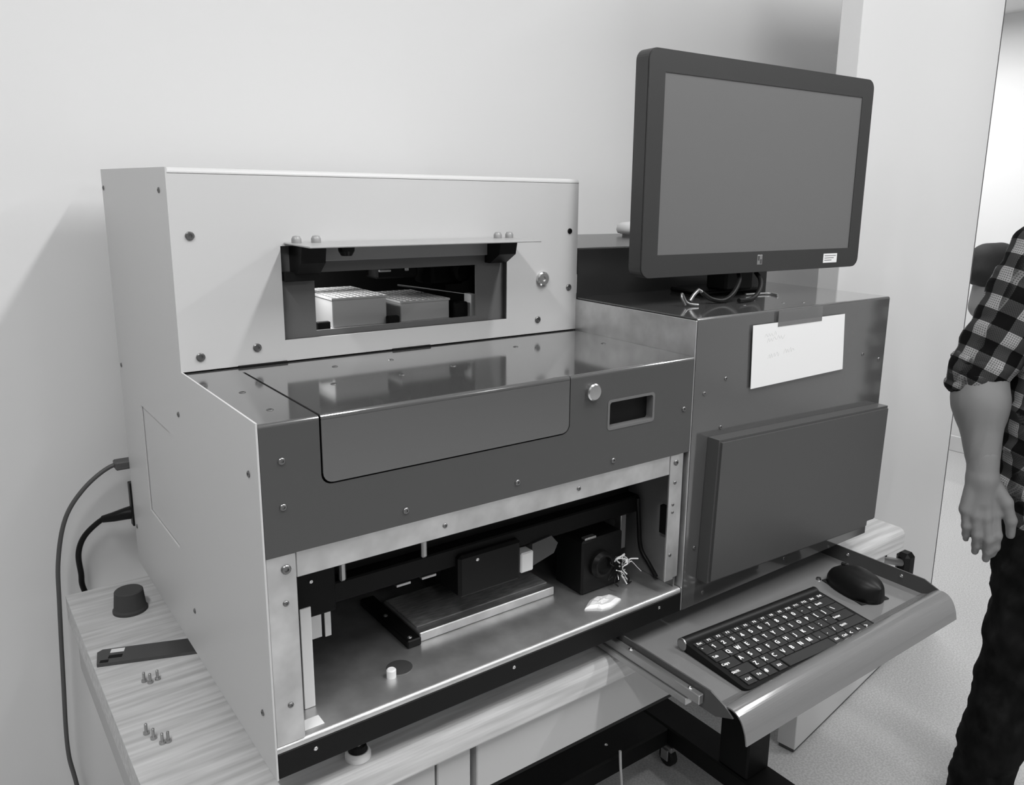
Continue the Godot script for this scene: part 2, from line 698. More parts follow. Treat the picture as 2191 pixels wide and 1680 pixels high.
func make_instrument() -> void:
	var t := thing("laboratory_instrument", "large benchtop laboratory instrument with white tower and dark grey front panels", "instrument", Vector3(0.56, 0, -0.33))
	# white left side
	var p := part(t, "side_panel", boxes([[-0.002, 0, 0, 0.137, D2, 0], [-0.002, 0, 0.137, 0.304, D2, -0.531], [-0.002, 0, 0.137, 0.304, -0.36, 0], [-0.002, 0, 0.304, 0.402, D2, 0], [-0.002, 0, 0.402, H3, D2, D1]]), M.white_coat, "white L shaped side panel")
	for q in [[0.620, -0.655], [0.621, -0.307], [0.344, -0.65], [0.342, -0.302], [0.342, -0.029], [0.068, -0.302], [0.065, -0.034], [0.068, -0.65]]:
		screw(p, Vector3(-0.002, q[0], q[1]), FACE_LEFT, M.screw_steel, 0.8)
	part(p, "access_plate", boxes([[0.0005, 0.002, 0.13, 0.31, -0.54, -0.35]]), M.white_coat)
	part(t, "back_panel", boxes([[0, W3, 0, H1, D2, D2 + 0.002], [0, W, H1, H3 - 0.004, D2, D2 + 0.002]]), M.white_coat)
	# tower front with its window, and the folded top
	p = part(t, "tower_panel", boxes([[0, W, 0.402, 0.430, D1 - 0.002, D1], [0, W, 0.553, H3 - 0.006, D1 - 0.002, D1], [0, 0.129, 0.430, 0.553, D1 - 0.002, D1], [0.483, W, 0.430, 0.553, D1 - 0.002, D1]]), M.white_coat, "white upper front panel")
	for q in [[0.020, 0.568], [0.022, 0.419], [0.092, 0.424], [0.607, 0.473], [0.544, 0.424]]:
		screw(p, Vector3(q[0], q[1], D1), FACE_FRONT, M.screw_steel, 1.2)
	screw(p, Vector3(0.607, 0.565, D1), FACE_FRONT, M.black_coat, 1.0)
	var st := S()
	lathe(st, PackedVector2Array([Vector2(0.0115, 0), Vector2(0.0115, 0.004), Vector2(0.0095, 0.0055), Vector2(0.004, 0.0055), Vector2(0.004, 0.003), Vector2(0, 0.003)]), 24, Transform3D(FACE_FRONT, Vector3(0.552, 0.490, D1)))
	part(p, "key_lock", st, M.chrome)
	st = S()
	var path := PackedVector2Array([Vector2(D1, H3 - 0.007)])
	path.append_array(arc(Vector2(D1 - 0.006, H3 - 0.006), 0.006, 0, 90, 6))
	path.append(Vector2(D2, H3))
	sheet(st, path, 0.002, 0, W)
	part(t, "tower_top", st, M.white_coat)
	part(t, "tower_side", boxes([[W - 0.002, W, H1, H3 - 0.003, D2, D1 - 0.0025]]), M.white_coat)
	# recessed dark window surround
	part(t, "window_surround", boxes([[0.118, 0.177, 0.426, 0.56, -0.288, -0.284], [0.434, 0.494, 0.426, 0.56, -0.288, -0.284], [0.177, 0.434, 0.426, 0.437, -0.288, -0.284], [0.177, 0.434, 0.516, 0.56, -0.288, -0.284]]), M.surround_grey)
	p = part(t, "recess_wall", boxes([[0.120, 0.1285, 0.428, 0.555, -0.284, D1 - 0.0022], [0.4835, 0.492, 0.428, 0.555, -0.284, D1 - 0.0022], [0.12, 0.492, 0.422, 0.4295, -0.284, D1 - 0.0022], [0.12, 0.492, 0.5535, 0.561, -0.284, D1 - 0.0022]]), M.grey_coat_dull)
	part(t, "hinge_bar", boxes([[0.178, 0.452, 0.531, 0.552, -0.2838, -0.276]], 0.001), M.flap_grey)
	# flap held open
	p = part(t, "flap", boxes([[0.133, 0.483, 0.5555, 0.5578, D1 + 0.001, -0.183]], 0.0006), M.flap_grey, "thin grey flap lifted open above the window")
	for x in [0.143, 0.169, 0.452, 0.473]:
		st = S()
		lathe(st, PackedVector2Array([Vector2(0.0062, 0), Vector2(0.0062, 0.005), Vector2(0.0045, 0.0085), Vector2(0, 0.0095)]), 16, Transform3D(FACE_UP, Vector3(x, 0.5578, -0.252)), false)
		part(p, "bolt", st, M.bolt_grey)
	st = S()
	prism(st, PackedVector2Array([Vector2(-0.283, 0.517), Vector2(-0.262, 0.517), Vector2(-0.243, 0.532), Vector2(-0.238, 0.555), Vector2(-0.283, 0.555)]), "x", 0.144, 0.177)
	box(st, Vector3(0.131, 0.507, -0.2835), Vector3(0.177, 0.519, -0.266), 0.001)
	part(p, "hinge", st, M.black_plastic)
	st = S()
	prism(st, PackedVector2Array([Vector2(-0.283, 0.519), Vector2(-0.268, 0.519), Vector2(-0.243, 0.534), Vector2(-0.238, 0.555), Vector2(-0.283, 0.555)]), "x", 0.449, 0.479)
	part(p, "hinge", st, M.black_plastic)
	st = S()
	lathe(st, PackedVector2Array([Vector2(0, 0), Vector2(0.007, 0.0), Vector2(0.0105, 0.006), Vector2(0.0115, 0.0155), Vector2(0, 0.0155)]), 18, Transform3D(FACE_UP, Vector3(0.208, 0.54, -0.247)))
	part(p, "latch", st, M.black_plastic)
	make_tower_inside(t)
	# dark grey low section: top, front, lid
	st = boxes([[0.0005, W - 0.002, H1 - 0.002, H1, D1, -0.2425]])
	bent(st, 0.0005, 0.0625, -0.2425, H1, 0, 0.396, 0.004)
	bent(st, 0.3945, W - 0.001, -0.2425, H1, 0, 0.396, 0.004)
	p = part(t, "top_panel", st, M.grey_coat, "glossy dark grey top panel")
	for q in [[0.03, -0.14], [0.03, -0.05], [0.45, -0.2], [0.58, -0.15]]:
		screw(p, Vector3(q[0], H1 - 0.001, q[1]), FACE_UP, M.dark_steel, 0.9)
	for q in [[0.066, 0.13], [0.283, 0.345]]:
		part(p, "hinge_slot", boxes([[q[0], q[1], H1 - 0.0002, H1 + 0.003, D1 + 0.0003, D1 + 0.004]], 0.0006), M.black_coat)
	st = S()
	var u := PackedVector2Array([Vector2(0.0005, 0.258), Vector2(0.45, 0.258), Vector2(0.45, 0.396), Vector2(0.3945, 0.396)])
	u.append_array(arc(Vector2(0.3825, 0.3365), 0.012, 0, -90, 5))
	u.append_array(arc(Vector2(0.0745, 0.3365), 0.012, -90, -180, 5))
	u.append_array([Vector2(0.0625, 0.396), Vector2(0.0005, 0.396)])
	prism(st, u, "z", -0.002, 0)
	for b in [[0.45, 0.461, 0.258, 0.396], [0.544, W - 0.001, 0.258, 0.396], [0.461, 0.544, 0.258, 0.319], [0.461, 0.544, 0.357, 0.396]]:
		box(st, Vector3(b[0], b[2], -0.002), Vector3(b[1], b[3], 0))
	p = part(t, "front_panel", st, M.grey_coat_dull, "dark grey front panel around the lid")
	for q in [[0.022, 0.359], [0.021, 0.310], [0.159, 0.274], [0.313, 0.275], [0.472, 0.273], [0.606, 0.325]]:
		screw(p, Vector3(q[0], q[1], 0), FACE_FRONT, M.screw_steel, 0.85)
	st = S()
	lathe(st, PackedVector2Array([Vector2(0.0115, 0), Vector2(0.0115, 0.005), Vector2(0.0098, 0.0065), Vector2(0.0, 0.0068)]), 24, Transform3D(FACE_FRONT, Vector3(0.431, 0.375, 0)))
	part(p, "round_lock", st, M.chrome)
	st = S()
	rim(st, round_rect(Vector2(0.459, 0.317), Vector2(0.546, 0.359), 0.005), round_rect(Vector2(0.4625, 0.3205), Vector2(0.5425, 0.3555), 0.004), -0.012, 0.0006)
	var rc := part(p, "recess_rim", st, M.surround_grey)
	part(rc, "recess_floor", boxes([[0.461, 0.544, 0.319, 0.357, -0.014, -0.012]]), M.black_coat)
	st = S()
	bent(st, 0.0645, 0.3925, -0.2405, H1 + 0.0008, 0.0008, 0.395, 0.004)
	u = PackedVector2Array([Vector2(0.3925, 0.396), Vector2(0.3925, 0.3375)])
	u.append_array(arc(Vector2(0.3815, 0.3375), 0.011, 0, -90, 5))
	u.append_array(arc(Vector2(0.0755, 0.3375), 0.011, -90, -180, 5))
	u.append(Vector2(0.0645, 0.396))
	prism(st, u, "z", -0.0012, 0.0008)
	p = part(t, "lid", st, M.grey_coat, "dark grey folded lid over the sample bay")
	for q in [[0.17, -0.21], [0.25, -0.21], [0.13, -0.12], [0.22, -0.12], [0.30, -0.13]]:
		screw(p, Vector3(q[0], H1 - 0.0002, q[1]), FACE_UP, M.dark_steel, 0.9)
	make_lower_bay(t)
	make_cabinet(t)
	for q in [[0.107, -0.037], [0.46, -0.09], [1.09, -0.09], [0.09, -0.6], [1.09, -0.6]]:
		st = S()
		lathe(st, PackedVector2Array([Vector2(0, BENCH), Vector2(0.0155, BENCH), Vector2(0.0155, BENCH + 0.006), Vector2(0.013, BENCH + 0.010), Vector2(0.0045, BENCH + 0.010), Vector2(0.0045, 0.0), Vector2(0, 0)]), 20, Transform3D(Basis(), Vector3(q[0], 0, q[1])))
		var ft := part(t, "levelling_foot", st, M.label_white)
		st = S()
		lathe(st, PackedVector2Array([Vector2(0.0046, BENCH + 0.0101), Vector2(0.0118, BENCH + 0.0101), Vector2(0.010, BENCH + 0.017), Vector2(0.0046, BENCH + 0.017)]), 20, Transform3D(Basis(), Vector3(q[0], 0, q[1])))
		part(ft, "lock_nut", st, M.black_coat)


func make_tower_inside(t: Node3D) -> void:
	part(t, "sample_deck", boxes([[0.125, 0.49, 0.415, 0.4255, -0.62, -0.29]]), M.grey_coat_dull)
	part(t, "inner_back", boxes([[0.06, 0.56, 0.405, 0.60, -0.52, -0.515]]), M.interior_black)
	part(t, "inner_side", boxes([[0.10, 0.105, 0.405, 0.60, -0.515, -0.29], [0.515, 0.52, 0.405, 0.60, -0.515, -0.29], [0.10, 0.52, 0.60, 0.605, -0.515, -0.29]]), M.interior_black)
	# rails and carriage under the inner roof
	var st := S()
	box(st, Vector3(0.13, 0.508, -0.40), Vector3(0.33, 0.522, -0.375), 0.002)
	part(t, "inner_rail", st, M.dark_steel)
	st = S()
	box(st, Vector3(0.30, 0.494, -0.39), Vector3(0.37, 0.525, -0.35), 0.003)
	var c := part(t, "inner_carriage", st, M.interior_black)
	st = S()
	box(st, Vector3(0.40, 0.478, -0.42), Vector3(0.46, 0.525, -0.36), 0.004)
	part(t, "inner_motor", st, M.interior_black)
	st = S()
	lathe(st, PackedVector2Array([Vector2(0, 0), Vector2(0.016, 0), Vector2(0.016, 0.02), Vector2(0.011, 0.022), Vector2(0, 0.022)]), 20, Transform3D(FACE_FRONT, Vector3(0.445, 0.50, -0.36)))
	part(t, "inner_pulley", st, M.interior_black)
	st = S()
	box(st, Vector3(0.30, 0.513, -0.349), Vector3(0.345, 0.519, -0.345), 0.001)
	box(st, Vector3(0.302, 0.505, -0.349), Vector3(0.322, 0.5085, -0.345), 0.001)
	box(st, Vector3(0.345, 0.505, -0.349), Vector3(0.352, 0.521, -0.345), 0.001)
	part(c, "connector", st, M.dull_steel)
	st = S()
	tube(st, PackedVector3Array([Vector3(0.36, 0.478, -0.40), Vector3(0.452, 0.4645, -0.325)]), 0.0022, 8)
	part(t, "drive_rod", st, M.chrome)
	part(t, "end_bracket", boxes([[0.437, 0.447, 0.43, 0.468, -0.325, -0.305]], 0.001), M.label_white)
	part(t, "end_block", boxes([[0.408, 0.433, 0.4258, 0.457, -0.335, -0.306]], 0.002), M.interior_black)
	for x in [0.196, 0.303]:
		part(t, "plate_clip", boxes([[x - 0.009, x + 0.009, 0.4258, 0.4445, -0.3115, -0.302]], 0.001), M.interior_black)
	# strip lamp inside the tower, at the upper left of the bay
	st = S()
	box(st, Vector3(0.115, 0.57, -0.42), Vector3(0.20, 0.576, -0.34), 0.001)
	var lamp := part(t, "bay_lamp", st, M.lamp_glow)
	var l := AreaLight3D.new()
	l.name = "bay_light"
	l.area_size = Vector2(0.08, 0.075)
	l.area_normalize_energy = true
	l.light_energy = 0.08
	l.shadow_enabled = true
	l.area_range = 5.0
	l.position = Vector3(0.158, 0.568, -0.38)
	l.rotation.x = -PI / 2
	lamp.add_child(l)


func make_lower_bay(t: Node3D) -> void:
	# bare metal frame round the opening
	var p := part(t, "frame_post", boxes([[0.0005, 0.032, 0.038, 0.2575, -0.005, -0.002]], 0.0008), M.aluminium, "bare aluminium post")
	for q in [[0.021, 0.241, 1.3], [0.019, 0.203, 0.8], [0.018, 0.084, 0.8]]:
		screw(p, Vector3(q[0], q[1], -0.002), FACE_FRONT, M.screw_steel, q[2] * 0.9)
	p = part(t, "frame_post", boxes([[0.587, 0.605, 0.058, 0.2575, -0.006, -0.002], [0.606, 0.618, 0.058, 0.2575, -0.010, -0.006]], 0.0008), M.aluminium, "bare aluminium post")
	for q in [[0.598, 0.245, 1.1], [0.598, 0.214, 0.7], [0.596, 0.18, 0.6], [0.596, 0.168, 0.6], [0.595, 0.10, 0.7]]:
		screw(p, Vector3(q[0], q[1], -0.002), FACE_FRONT, M.screw_steel, q[2] * 0.9)
	p = part(t, "frame_rail", boxes([[0.0325, 0.5865, 0.228, 0.2575, -0.006, -0.003]], 0.0008), M.aluminium, "bare aluminium rail with stains")
	for q in [[0.211, 0.242], [0.415, 0.244]]:
		screw(p, Vector3(q[0], q[1], -0.003), FACE_FRONT, M.screw_steel, 0.7)
	var st := S()
	var path := PackedVector2Array([Vector2(-0.001, 0.0315)])
	path.append_array(arc(Vector2(-0.006, 0.0335), 0.005, 0, 90, 6))
	path.append(Vector2(-0.268, 0.0385))
	sheet(st, path, 0.002, 0.0005, W - 0.002)
	p = part(t, "base_plate", st, M.aluminium, "bare aluminium floor plate of the open bay")
	st = S()
	lathe(st, PackedVector2Array([Vector2(0, 0.0385), Vector2(0.006, 0.0385), Vector2(0.006, 0.048), Vector2(0.0045, 0.0495), Vector2(0, 0.0495)]), 16, Transform3D(Basis(), Vector3(0.160, 0, -0.05)))
	part(p, "stud", st, M.label_white)
	st = S()
	lathe(st, PackedVector2Array([Vector2(0, 0.0385), Vector2(0.0165, 0.0385), Vector2(0.0165, 0.0392), Vector2(0, 0.0393)]), 24, Transform3D(Basis(), Vector3(0.177, 0, -0.062)))
	part(p, "grommet", st, M.dark_steel)
	st = S()
	box(st, Vector3(0.034, 0.0387, -0.03), Vector3(0.058, 0.0395, -0.012), 0.0002)
	part(p, "tape_scrap", st, M.label_white)
	p = part(t, "base_strip", boxes([[0.0005, W - 0.002, 0.001, 0.031, -0.002, 0]], 0.0006), M.black_coat, "black strip along the foot of the open bay")
	for x in [0.042, 0.310, 0.576]:
		screw(p, Vector3(x, 0.021, 0), FACE_FRONT, M.chrome, 0.55)
	part(t, "bay_back", boxes([[0.0005, W - 0.002, 0.039, 0.398, D1 - 0.004, D1 - 0.002]]), M.interior_black)
	part(t, "bay_roof", boxes([[0.0325, 0.6, 0.259, 0.262, D1, -0.008]]), M.interior_black)
	part(t, "bay_wall", boxes([[0.616, 0.619, 0.039, 0.256, -0.27, -0.012]]), M.tray_coat)
	part(t, "bay_lining", boxes([[0.001, 0.004, 0.039, 0.256, -0.27, -0.012]]), M.interior_black)
	# gantry
	st = S()
	box(st, Vector3(0.045, 0.141, -0.135), Vector3(0.606, 0.168, -0.082), 0.002)
	box(st, Vector3(0.05, 0.168, -0.15), Vector3(0.60, 0.20, -0.10), 0.002)
	var g := part(t, "gantry", st, M.interior_black, "long black gantry beam across the bay")
	part(g, "end_plate", boxes([[0.042, 0.105, 0.134, 0.192, -0.1, -0.078]], 0.002), M.interior_black)
	for x in [0.115, 0.225]:
		part(g, "guide_pin", boxes([[x - 0.004, x + 0.004, 0.168, 0.225, -0.085, -0.078]], 0.002), M.dull_steel)
	for q in [[0.186, 0.206], [0.222, 0.243]]:
		part(g, "slot_edge", boxes([[q[0], q[1], 0.137, 0.1405, -0.09, -0.0815]], 0.0004), M.dull_steel)
	part(g, "carriage", boxes([[0.272, 0.372, 0.098, 0.158, -0.125, -0.072]], 0.004), M.black_plastic)
	screw(g, Vector3(0.30, 0.148, -0.072), FACE_FRONT, M.chrome, 0.55)
	screw(g, Vector3(0.075, 0.18, -0.078), FACE_FRONT, M.chrome, 0.55)
	part(g, "white_connector", boxes([[0.374, 0.396, 0.104, 0.134, -0.095, -0.075]], 0.002), M.label_white)
	st = S()
	prism(st, PackedVector2Array([Vector2(0.396, 0.108), Vector2(0.435, 0.118), Vector2(0.442, 0.132), Vector2(0.43, 0.146), Vector2(0.396, 0.142)]), "z", -0.095, -0.079)
	part(g, "connector_bracket", st, M.grey_coat_dull)
	# deck block with its woven pad
	p = part(t, "deck_block", boxes([[0.226, 0.452, 0.0388, 0.052, -0.205, -0.098]], 0.0012), M.aluminium, "flat aluminium deck block")
	part(p, "pad", boxes([[0.229, 0.449, 0.0521, 0.0545, -0.203, -0.112]], 0.0008), M.pad_weave)
	part(p, "side_rail", boxes([[0.205, 0.2255, 0.0388, 0.05, -0.235, -0.092]], 0.0015), M.black_plastic)
	for z in [-0.10, -0.17]:
		screw(p, Vector3(0.212, 0.05, z), FACE_UP, M.dull_steel, 0.7)
	# camera block
	st = S()
	box(st, Vector3(0.482, 0.0388, -0.135), Vector3(0.562, 0.125, -0.07), 0.003)
	p = part(t, "camera_block", st, M.black_plastic, "black camera block with a lens ring")
	st = S()
	lathe(st, PackedVector2Array([Vector2(0.021, 0), Vector2(0.021, 0.006), Vector2(0.017, 0.012), Vector2(0.014, 0.012), Vector2(0.012, 0.005), Vector2(0, 0.003)]), 24, Transform3D(FACE_FRONT, Vector3(0.516, 0.083, -0.07)))
	part(p, "lens_ring", st, M.black_plastic)
	part(p, "shiny_tab", boxes([[0.488, 0.51, 0.1245, 0.128, -0.082, -0.072]], 0.0008), M.dull_steel)
	# tangle of bright wires
	var r := RandomNumberGenerator.new()
	r.seed = 21
	for k in 26:
		var a := Vector3(0.549 + r.randf_range(-0.014, 0.014), 0.075 + r.randf_range(-0.02, 0.018), -0.0625 + r.randf_range(0.0, 0.009))
		var pts := [a]
		for j in 3:
			a += Vector3(r.randf_range(-0.010, 0.010), r.randf_range(-0.010, 0.006), r.randf_range(-0.004, 0.006))
			a.y = maxf(a.y, 0.042)
			a.z = clampf(a.z, -0.064, -0.035)
			pts.append(a)
		st = S()
		tube(st, curve(pts, 3), 0.0011, 5)
		part(p, "wire", st, [M.chrome, M.label_white, M.black_plastic][k % 3])
	st = S()
	var ring := []
	for j in 5:
		var rr := PackedVector3Array()
		for k in 12:
			var a := TAU * k / 12
			var s := [1.0, 0.98, 0.7, 0.35, 0.05][j] as float
			rr.append(Vector3(0.494 + cos(a) * 0.028 * s * (1.0 + 0.25 * sin(k * 2.3)), 0.0387 + [0.0, 0.002, 0.005, 0.004, 0.006][j] * (1.0 + 0.4 * sin(k * 3.1)), -0.036 + sin(a) * 0.017 * s))
		ring.append(rr)
	loft(st, ring, -1)
	part(t, "foil_scrap", st, M.foil, "crumpled scrap of bright foil")
	# metal bracket, hose and dark slot at the right end
	st = S()
	box(st, Vector3(0.571, 0.085, -0.10), Vector3(0.582, 0.152, -0.085), 0.001, Transform3D(Basis(Vector3(0, 0, 1), 0.0), Vector3.ZERO))
	box(st, Vector3(0.548, 0.143, -0.10), Vector3(0.582, 0.152, -0.09), 0.001)
	part(t, "bracket", st, M.dull_steel)
	st = S()
	tube(st, curve([Vector3(0.600, 0.165, -0.08), Vector3(0.605, 0.12, -0.08), Vector3(0.606, 0.082, -0.075), Vector3(0.606, 0.062, -0.055), Vector3(0.602, 0.05, -0.035)], 5), 0.0035, 8)
	part(t, "hose", st, M.black_plastic)
	part(t, "side_socket", boxes([[0.608, 0.616, 0.12, 0.165, -0.04, -0.02]], 0.001), M.black_coat)
	# white boards hanging at the left end
	st = S()
	box(st, Vector3(0.0495, 0.0388, -0.0505), Vector3(0.0625, 0.165, -0.0485), 0.0006)
	part(t, "white_panel", st, M.label_white)
	for q in [[0.078, 0.0955, 0.09, 0.14], [0.0995, 0.1075, 0.088, 0.14]]:
		part(t, "label_card", boxes([[q[0], q[1], q[2], q[3], -0.106, -0.104]], 0.0004), M.label_white)


func make_cabinet(t: Node3D) -> void:
	var st := S()
	bent(st, W + 0.002, W3, D1, H4, 0, 0.001, 0.004)
	var p := part(t, "cabinet_front", st, M.grey_coat, "dark grey cabinet front and top below the monitor")
	for q in [[0.694, 0.359], [1.059, 0.357], [1.113, 0.342], [0.646, 0.099], [0.671, 0.017], [0.878, 0.018], [0.689, 0.284], [0.648, 0.342]]:
		screw(p, Vector3(q[0], q[1], 0), FACE_FRONT, M.screw_steel, 0.7)
	for q in [[0.80, -0.06], [0.88, -0.045], [0.915, -0.03], [0.86, -0.09]]:
		screw(p, Vector3(q[0], H4 - 0.001, q[1]), FACE_UP, M.screw_steel, 0.7)
	part(t, "cabinet_side", boxes([[W3 - 0.002, W3, 0.001, H4 - 0.003, D2 + 0.003, -0.0025]]), M.grey_coat_dull)
	st = S()
	lathe(st, PackedVector2Array([Vector2(0, 0), Vector2(0.006, 0), Vector2(0.006, 0.006), Vector2(0, 0.007)]), 12, Transform3D(Basis(Vector3(0, -1, 0), Vector3(1, 0, 0), Vector3(0, 0, 1)), Vector3(W3, 0.339, -0.012)))
	part(t, "side_pin", st, M.black_coat)
	part(t, "divider", boxes([[W - 0.0008, W + 0.0015, 0.001, H4 - 0.003, D1, -0.0005]], 0.0004), M.aluminium, "bare aluminium divider beside the low section")
	st = S()
	path_box(st)
	part(t, "rear_housing", st, M.housing_grey, "dark glossy housing behind the monitor")
	# proud access door, hanging a little askew
	var x := Transform3D(Basis(Vector3(0, 0, 1), -0.033), Vector3(0.888, 0.150, 0))
	st = S()
	var poly := PackedVector2Array([Vector2(-0.23, -0.112), Vector2(0.206, -0.112), Vector2(0.206, -0.102), Vector2(0.231, -0.102), Vector2(0.231, 0.116), Vector2(-0.23, 0.116)])
	prism(st, poly, "z", 0.0005, 0.022, x)
	prism(st, inset(poly, 0.004), "z", 0.022, 0.026, x)
	part(t, "access_door", st, M.grey_coat_dull, "proud grey access door set slightly askew")


func inset(poly: PackedVector2Array, d: float) -> PackedVector2Array:
	return Geometry2D.offset_polygon(poly, -d)[0]


func path_box(st: SurfaceTool) -> void:
	bent(st, W + 0.002, W3 - 0.003, -0.60, H5, D1 + 0.0005, H4 - 0.004, 0.004)
	box(st, Vector3(W + 0.002, H4 - 0.004, -0.602), Vector3(W3 - 0.003, H5 - 0.001, -0.60))
	box(st, Vector3(W3 - 0.005, H4 - 0.004, -0.60), Vector3(W3 - 0.003, H5 - 0.003, D1 - 0.003))
	box(st, Vector3(W + 0.002, H4 - 0.004, D2 + 0.003), Vector3(W3 - 0.003, H4 - 0.002, -0.60))


func make_microplates() -> void:
	microplate(Vector3(0.2125, 0.4256, -0.313), 0.0855, 0.1278, 0.0495, "tall white deep-well plate on the left in the tower window")
	microplate(Vector3(0.319, 0.4256, -0.313), 0.0855, 0.1278, 0.038, "low clear well plate on the right in the tower window")


func microplate(at: Vector3, w: float, d: float, h: float, label: String) -> void:
	var t := thing("well_plate", label, "well plate", at + Vector3(w / 2, 0, -d / 2), 0.0, "well plates in the tower")
	var st := S()
	box(st, Vector3(-w / 2 - 0.0015, 0, -d / 2 - 0.0015), Vector3(w / 2 + 0.0015, 0.007, d / 2 + 0.0015), 0.0008)
	local_part(t, "skirt", mesh_of(st), M.clear_plate)
	st = S()
	box(st, Vector3(-w / 2 + 0.001, 0.007, -d / 2 + 0.001), Vector3(w / 2 - 0.001, h - 0.003, d / 2 - 0.001), 0.001)
	local_part(t, "body", mesh_of(st), M.clear_plate)
	# a grid of square well rims
	st = S()
	for i in 9:
		var x := lerpf(-w / 2 + 0.001, w / 2 - 0.001, i / 8.0)
		box(st, Vector3(x - 0.0009, h - 0.0031, -d / 2), Vector3(x + 0.0009, h, d / 2))
	for i in 13:
		var z := lerpf(-d / 2 + 0.001, d / 2 - 0.001, i / 12.0)
		box(st, Vector3(-w / 2, h - 0.0031, z - 0.0009), Vector3(w / 2, h - 0.0001, z + 0.0009))
	local_part(t, "well_grid", mesh_of(st), M.clear_plate)


# ------------------------------------------------------------------ keyboard tray
func make_tray() -> void:
	var t := thing("keyboard_tray", "grey sliding keyboard tray pulled out below the cabinet", "keyboard tray", Vector3(0.78, BENCH, 0.05))
	var st := S()
	var path := PackedVector2Array([Vector2(0.2265, -0.050), Vector2(0.2235, -0.036), Vector2(0.217, -0.022), Vector2(0.209, -0.0145), Vector2(0.200, -0.0115), Vector2(0.191, -0.0125), Vector2(0.183, -0.017), Vector2(0.174, -0.0255), Vector2(0.163, -0.030), Vector2(-0.2, -0.030)])
	var fine := PackedVector2Array()
	for i in path.size() - 2:
		for k in 4:
			fine.append(path[i].cubic_interpolate(path[i + 1], path[maxi(i - 1, 0)], path[mini(i + 2, path.size() - 2)], k / 4.0))
	fine.append_array([path[-2], path[-1]])
	sheet(st, fine, 0.002, 0.509, 1.044)
	part(t, "tray_floor", st, M.tray_coat, "grey tray with a rounded front lip")
	for x in [[0.5065, 0.5088], [1.0442, 1.0465]]:
		st = S()
		prism(st, PackedVector2Array([Vector2(-0.2, -0.032), Vector2(0.176, -0.034), Vector2(0.204, -0.022), Vector2(0.19, -0.012), Vector2(0.165, -0.003), Vector2(-0.2, -0.003)]), "x", x[0], x[1])
		var w := part(t, "side_wall", st, M.grey_coat_dull)
		if x[0] > 0.8:
			for z in [0.02, 0.125]:
				screw(w, Vector3(x[0], -0.013, z), FACE_LEFT, M.chrome, 0.7)
	for x in [[0.494, 0.506], [1.047, 1.058]]:
		st = S()
		box(st, Vector3(x[0], -0.036, -0.2), Vector3(x[1], -0.026, 0.135), 0.001)
		box(st, Vector3(x[0] + 0.003, -0.026, -0.2), Vector3(x[1], -0.012, 0.155), 0.001)
		var r := part(t, "slide_rail", st, M.dull_steel, "bright metal slide rail")
		if x[0] < 0.8:
			screw(r, Vector3(x[0] + 0.0075, -0.012, 0.02), FACE_UP, M.chrome, 0.8)
			screw(r, Vector3(x[0] + 0.0075, -0.012, 0.135), FACE_UP, M.chrome, 0.8)
	st = S()
	lathe(st, PackedVector2Array([Vector2(0.005, 0), Vector2(0.004, 0.003), Vector2(0, 0.004)]), 12, Transform3D(Basis(), Vector3(0.945, -0.03, 0.028)))
	part(t, "stop_screw", st, M.chrome)


